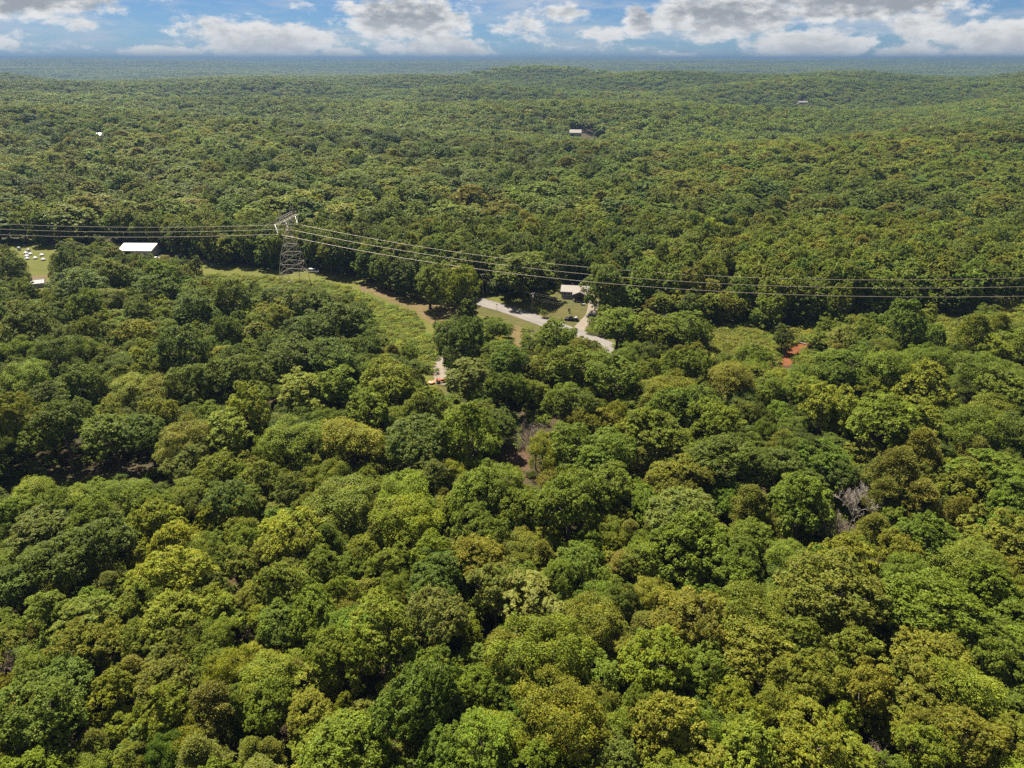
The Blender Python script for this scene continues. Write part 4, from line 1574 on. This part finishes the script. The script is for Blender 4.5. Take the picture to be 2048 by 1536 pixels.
def car(name, loc, rz, paint, label, kind='sedan', cat='car', group='parked vehicles', L=4.7, Wd=1.8):
    t = empty(name, loc, rz)
    tag(t, label, cat, group)
    h = L / 2
    if kind == 'pickup':
        body = [(-h, .45), (h, .45), (h, 1.0), (h - .1, 1.1), (h - 1.5, 1.2), (-h + .0, 1.18)]
        cab = [(-.55, 1.18), (1.45, 1.2), (.75, 1.85), (-.35, 1.87)]
    elif kind == 'van':
        body = [(-h, .4), (h, .4), (h, .95), (h - .8, 1.15), (-h, 1.15)]
        cab = [(-h + .05, 1.15), (h - .8, 1.15), (h - 1.5, 1.95), (-h + .15, 2.0)]
    else:
        body = [(-h, .35), (h, .35), (h, .75), (h - .9, .95), (-h + .7, .98), (-h, .85)]
        cab = [(-h + .75, .97), (h - 1.2, .95), (h - 1.95, 1.42), (-h + 1.25, 1.43)]
    m = MB()
    m.prism([(a, z) for a, z in body], -Wd / 2, Wd / 2, 'y')
    bevel_obj(m.build('body', paint, t), .08)
    m = MB()
    n = len(cab)
    vs = []
    for s in (-1, 1):
        for a, z in cab:
            k = .5 - (.14 if z > 1.3 else .03)
            vs.append((a, s * Wd * k, z))
    m.add(vs, [tuple(range(n)), tuple(range(2 * n - 1, n - 1, -1))] + [(i, (i + 1) % n, n + (i + 1) % n, n + i) for i in range(n)])
    bevel_obj(m.build('cabin', GLASS, t), .05)
    zt = max(z for a, z in cab)
    tops = [a for a, z in cab if z > zt - .06]
    MB().box(sum(tops) / 2, 0, zt + .015, abs(tops[0] - tops[1]) + .05, Wd * .74, .05).build('roof_panel', paint, t)
    if kind == 'pickup':
        MB().box(-h + .95, 0, 1.20, 1.75, Wd * .8, .04).build('bed_floor', DARKIRON, t)
        for s in (-1, 1):
            MB().box(-h + .95, s * Wd * .46, 1.33, 1.85, .1, .28).build('bed_side', paint, t)
        MB().box(-h + .04, 0, 1.33, .08, Wd * .9, .28).build('tailgate', paint, t)
    for s in (-1, 1):
        MB().box(h - .02, s * Wd * .36, body[2][1] - .1, .08, .34, .16).build('headlight', WHITEPLASTIC, t)
        MB().box(-h + .02, s * Wd * .38, body[-1][1] - .15, .08, .22, .18).build('tail_light', ORANGE, t)
    MB().box(h + .03, 0, .5, .14, Wd * .92, .18).build('bumper', DARKIRON, t)
    wheels(t, (-h * .62, h * .62), Wd - .16, .36 if kind == 'pickup' else .32)
    return t


pk = at(1143, 641)
car('pickup_truck', pk, R(-10) + math.pi, BLACKPAINT, 'black pickup truck parked on the lawn with white things in its bed', 'pickup', 'pickup', None, 5.8, 2.0)
cargo = empty('white_bundle', pk + Matrix.Rotation(R(-10) + math.pi, 3, 'Z') @ Vector((-1.9, 0, 1.225)), R(-10))
tag(cargo, 'pile of white sacks lying in the black pickup bed', 'sacks')
for i, (x, y, z, s) in enumerate(((-.35, -.3, .2, .42), (.35, -.2, .2, .45), (-.1, .3, .2, .42), (.05, -.05, .5, .4))):
    bevel_obj(MB().lathe([(s * .5, -s * .45), (s * .95, -s * .2), (s, .05), (s * .8, s * .35), (s * .3, s * .5)], 10, (x, y, z)).build('sack', WHITEPLASTIC, cargo), .02)
car('parked_car', at(1183, 634), R(12), GREYPAINT, 'dark grey car parked on the gravel driveway by the house', 'sedan', 'car', 'parked vehicles')
car('parked_car', at(313, 519), R(70), WHITEPAINT, 'white car at right end of the white-roofed building', 'sedan', 'car', 'parked vehicles')
car('parked_van', at(628, 545), R(-8), WHITEPAINT, 'white van behind the pylon at the edge of the trees', 'van', 'van', 'parked vehicles', 5.2, 1.95)
car('parked_car', at(594, 538), R(-20), BLUEPAINT, 'dark car on the dirt lane behind the pylon', 'van', 'car', 'parked vehicles', 4.6, 1.85)
car('parked_car', at(360, 512), R(30), WHITEPAINT, 'pale car under the trees right of the white-roofed building', 'sedan', 'car', 'parked vehicles')

# small garden tractor by the porch
g = empty('riding_mower', at(1166, 611), R(15))
tag(g, 'small white riding mower standing beside the porch', 'mower')
bevel_obj(MB().prism([(-.2, .35), (.95, .35), (.95, .75), (-.2, .85)], -.32, .32, 'y').build('hood', WHITEPLASTIC, g), .05)
bevel_obj(MB().box(-.45, 0, .5, .7, .8, .2).build('chassis', DARKIRON, g), .03)
bevel_obj(MB().prism([(-.8, .6), (-.3, .6), (-.3, .7), (-.65, .72), (-.75, 1.1), (-.85, 1.1)], -.25, .25, 'y').build('seat', DARKIRON, g), .03)
MB().bar((-.1, 0, .8), (-.25, 0, 1.1), .03, .03, 5).build('steering_column', DARKIRON, g)
wheels(g, (-.55, .65), .9, .27)

# dark upright evergreen on the lawn
e = empty('dwarf_conifer', at(1138, 626))
tag(e, 'small dark upright evergreen standing alone on the lawn', 'shrub')
e.scale = (.10, .10, .125)
cm, tm = NEAR['full'][1]
c_ = link('crown', cm, e)
c_['tint'] = [0.03, 0.045, 0.02]
link('trunk', tm, e)

# ------------------------------------------------------------------ orange tractor and its mower
tp = at(881, 765)
t = empty('tractor', tp, R(8))
tag(t, 'orange compact tractor with dark seat on the gravel pad', 'tractor')
bevel_obj(MB().prism([(.1, .75), (1.55, .7), (1.55, 1.15), (1.3, 1.3), (.1, 1.4)], -.36, .36, 'y').build('hood', ORANGE, t), .06)
MB().box(0, 0, .62, 2.6, .42, .34).build('chassis', DARKIRON, t)
for s in (-1, 1):
    bevel_obj(MB().prism([(-1.35, .95), (-1.1, 1.28), (-.55, 1.34), (-.15, 1.1), (-.15, 1.02), (-.55, 1.24), (-1.05, 1.18), (-1.27, .92)], s * .62 - .2, s * .62 + .2, 'y').build('fender', ORANGE, t), .02)
bevel_obj(MB().prism([(-.95, .95), (-.4, .95), (-.4, 1.08), (-.8, 1.1), (-.9, 1.55), (-1.02, 1.55)], -.28, .28, 'y').build('seat', DARKIRON, t), .04)
m = MB()
for s in (-1, 1):
    m.bar((-1.05, s * .5, .9), (-1.15, s * .5, 2.25), .045, .045, 6)
m.bar((-1.15, -.5, 2.25), (-1.15, .5, 2.25), .045, .045, 6)
m.build('roll_bar', DARKIRON, t)
m = MB()
m.lathe([(.19, 0), (.23, .02), (.23, .05), (.19, .07)], 14, (-.15, 0, 1.5))
m.bar((-.15, 0, 1.5), (.1, 0, 1.2), .03, .03, 5)
m.build('steering_wheel', DARKIRON, t)
m = MB()
for s in (-1, 1):
    m.bar((.2, s * .48, 1.0), (2.2, s * .48, .45), .07, .07, 6)
m.build('loader_arm', ORANGE, t)
bevel_obj(MB().prism([(2.1, .1), (2.75, .1), (2.2, .2), (2.15, .7), (2.05, .7)], -.8, .8, 'y').build('bucket', ORANGE, t), .02)
for (x, r, wd) in ((-.85, .62, 1.25), (1.15, .36, 1.05)):
    wheels(t, (x,), wd, r)
o_ = empty('rotary_mower', at(863, 767), R(30))
tag(o_, 'faded orange rotary mower deck beside the tractor', 'mower')
bevel_obj(MB().lathe([(1.05, .25), (1.12, .35), (1.1, .62), (.75, .8), (.35, .88)], 12).build('deck', ORANGE2, o_), .03)
MB().bar((0, 0, .85), (0, 0, 1.15), .2, .16, 8).build('gearbox', DARKIRON, o_)
m = MB()
m.bar((.6, .3, .75), (1.6, 0, 1.2), .06, .06, 6)
m.bar((.6, -.3, .75), (1.6, 0, 1.2), .06, .06, 6)
m.build('hitch', ORANGE, o_)
for s in (-1, 1):
    MB().bar((s * .8, -.6, 0), (s * .8, -.6, .4), .08, .08, 6).build('skid', DARKIRON, o_)

# ------------------------------------------------------------------ white huts in the left field
HUT = [(52, 508, 'leftmost below the tall boxes'), (61, 510, 'just right of the left pair'), (54, 514, 'upper of the two stacked at left'), (55, 519, 'lowest at left by the tree'),
       (71, 518, 'pointed one in the middle of the field'), (84, 512, 'right one close to the tree'), (87, 521, 'lowest right one'), (132, 512, 'alone, peeping through tree crowns to the right')]
hd = MB().lathe([(1.0, 0), (1.05, .5), (1.25, .55), (1.15, .8), (.8, 1.2), (.35, 1.5), (.05, 1.62)], 14).mesh('hut_dome', WHITEPLASTIC)
hb = MB().box(0, -1.03, .28, .7, .08, .5).mesh('hut_doorway', DARKIRON)
for i, (u, v, w) in enumerate(HUT):
    q = empty('domed_hut', at(u, v), i * .7 - 1)
    q.scale = (1.0, 1.0, .9)
    tag(q, 'small white domed hut in the left field, ' + w, 'hut', 'white huts in the left field')
    link('dome', hd, q)
    link('doorway', hb, q)
for (u, v, lb) in ((39, 501, 'tall white box at the far left edge of the hut field'), (58, 505, 'tall white box between the far box and the domed huts')):
    q = empty('white_tank', at(u, v))
    tag(q, lb, 'box', 'tall white boxes')
    bevel_obj(MB().box(0, 0, .95, 1.5, 1.3, 1.9).build('body', WHITEPLASTIC, q), .12)
    MB().box(0, 0, 1.96, 1.2, 1.0, .12).build('lid', WHITEPLASTIC, q)

# fallen pale log by the red mud
lg = empty('fallen_log', at(1613, 690), .5)
tag(lg, 'bleached fallen log lying at the edge of the red mud', 'log')
MB().bar((0, 0, .25), (-1.0, 2.2, .5), .22, .17, 8).bar((-1.0, 2.2, .5), (-2.4, 3.6, 1.3), .17, .10, 8).build('trunk', PALEWOOD, lg)
MB().bar((-1.0, 2.2, .5), (-.4, 3.4, 1.2), .09, .03, 6).build('limb', PALEWOOD, lg)

# ------------------------------------------------------------------ haze over the whole country
hz = MB().box(0, 13500, 16, 61500, 33500, 290).build('haze', None)
tag(hz, 'thin pale summer haze lying over the whole forest', None, None, 'stuff')
hm = bpy.data.materials.new('haze_air')
hm.use_nodes = True
hk = NT(hm.node_tree)
hk.n.clear()
vol = hk.new('ShaderNodeVolumePrincipled')
vol.inputs['Color'].default_value = (0.105, 0.18, 0.31, 1)
vol.inputs['Density'].default_value = 0.00012
vol.inputs['Anisotropy'].default_value = 0.2
ho = hk.new('ShaderNodeOutputMaterial')
hk.l.new(vol.outputs[0], ho.inputs['Volume'])
hz.data.materials.append(hm)
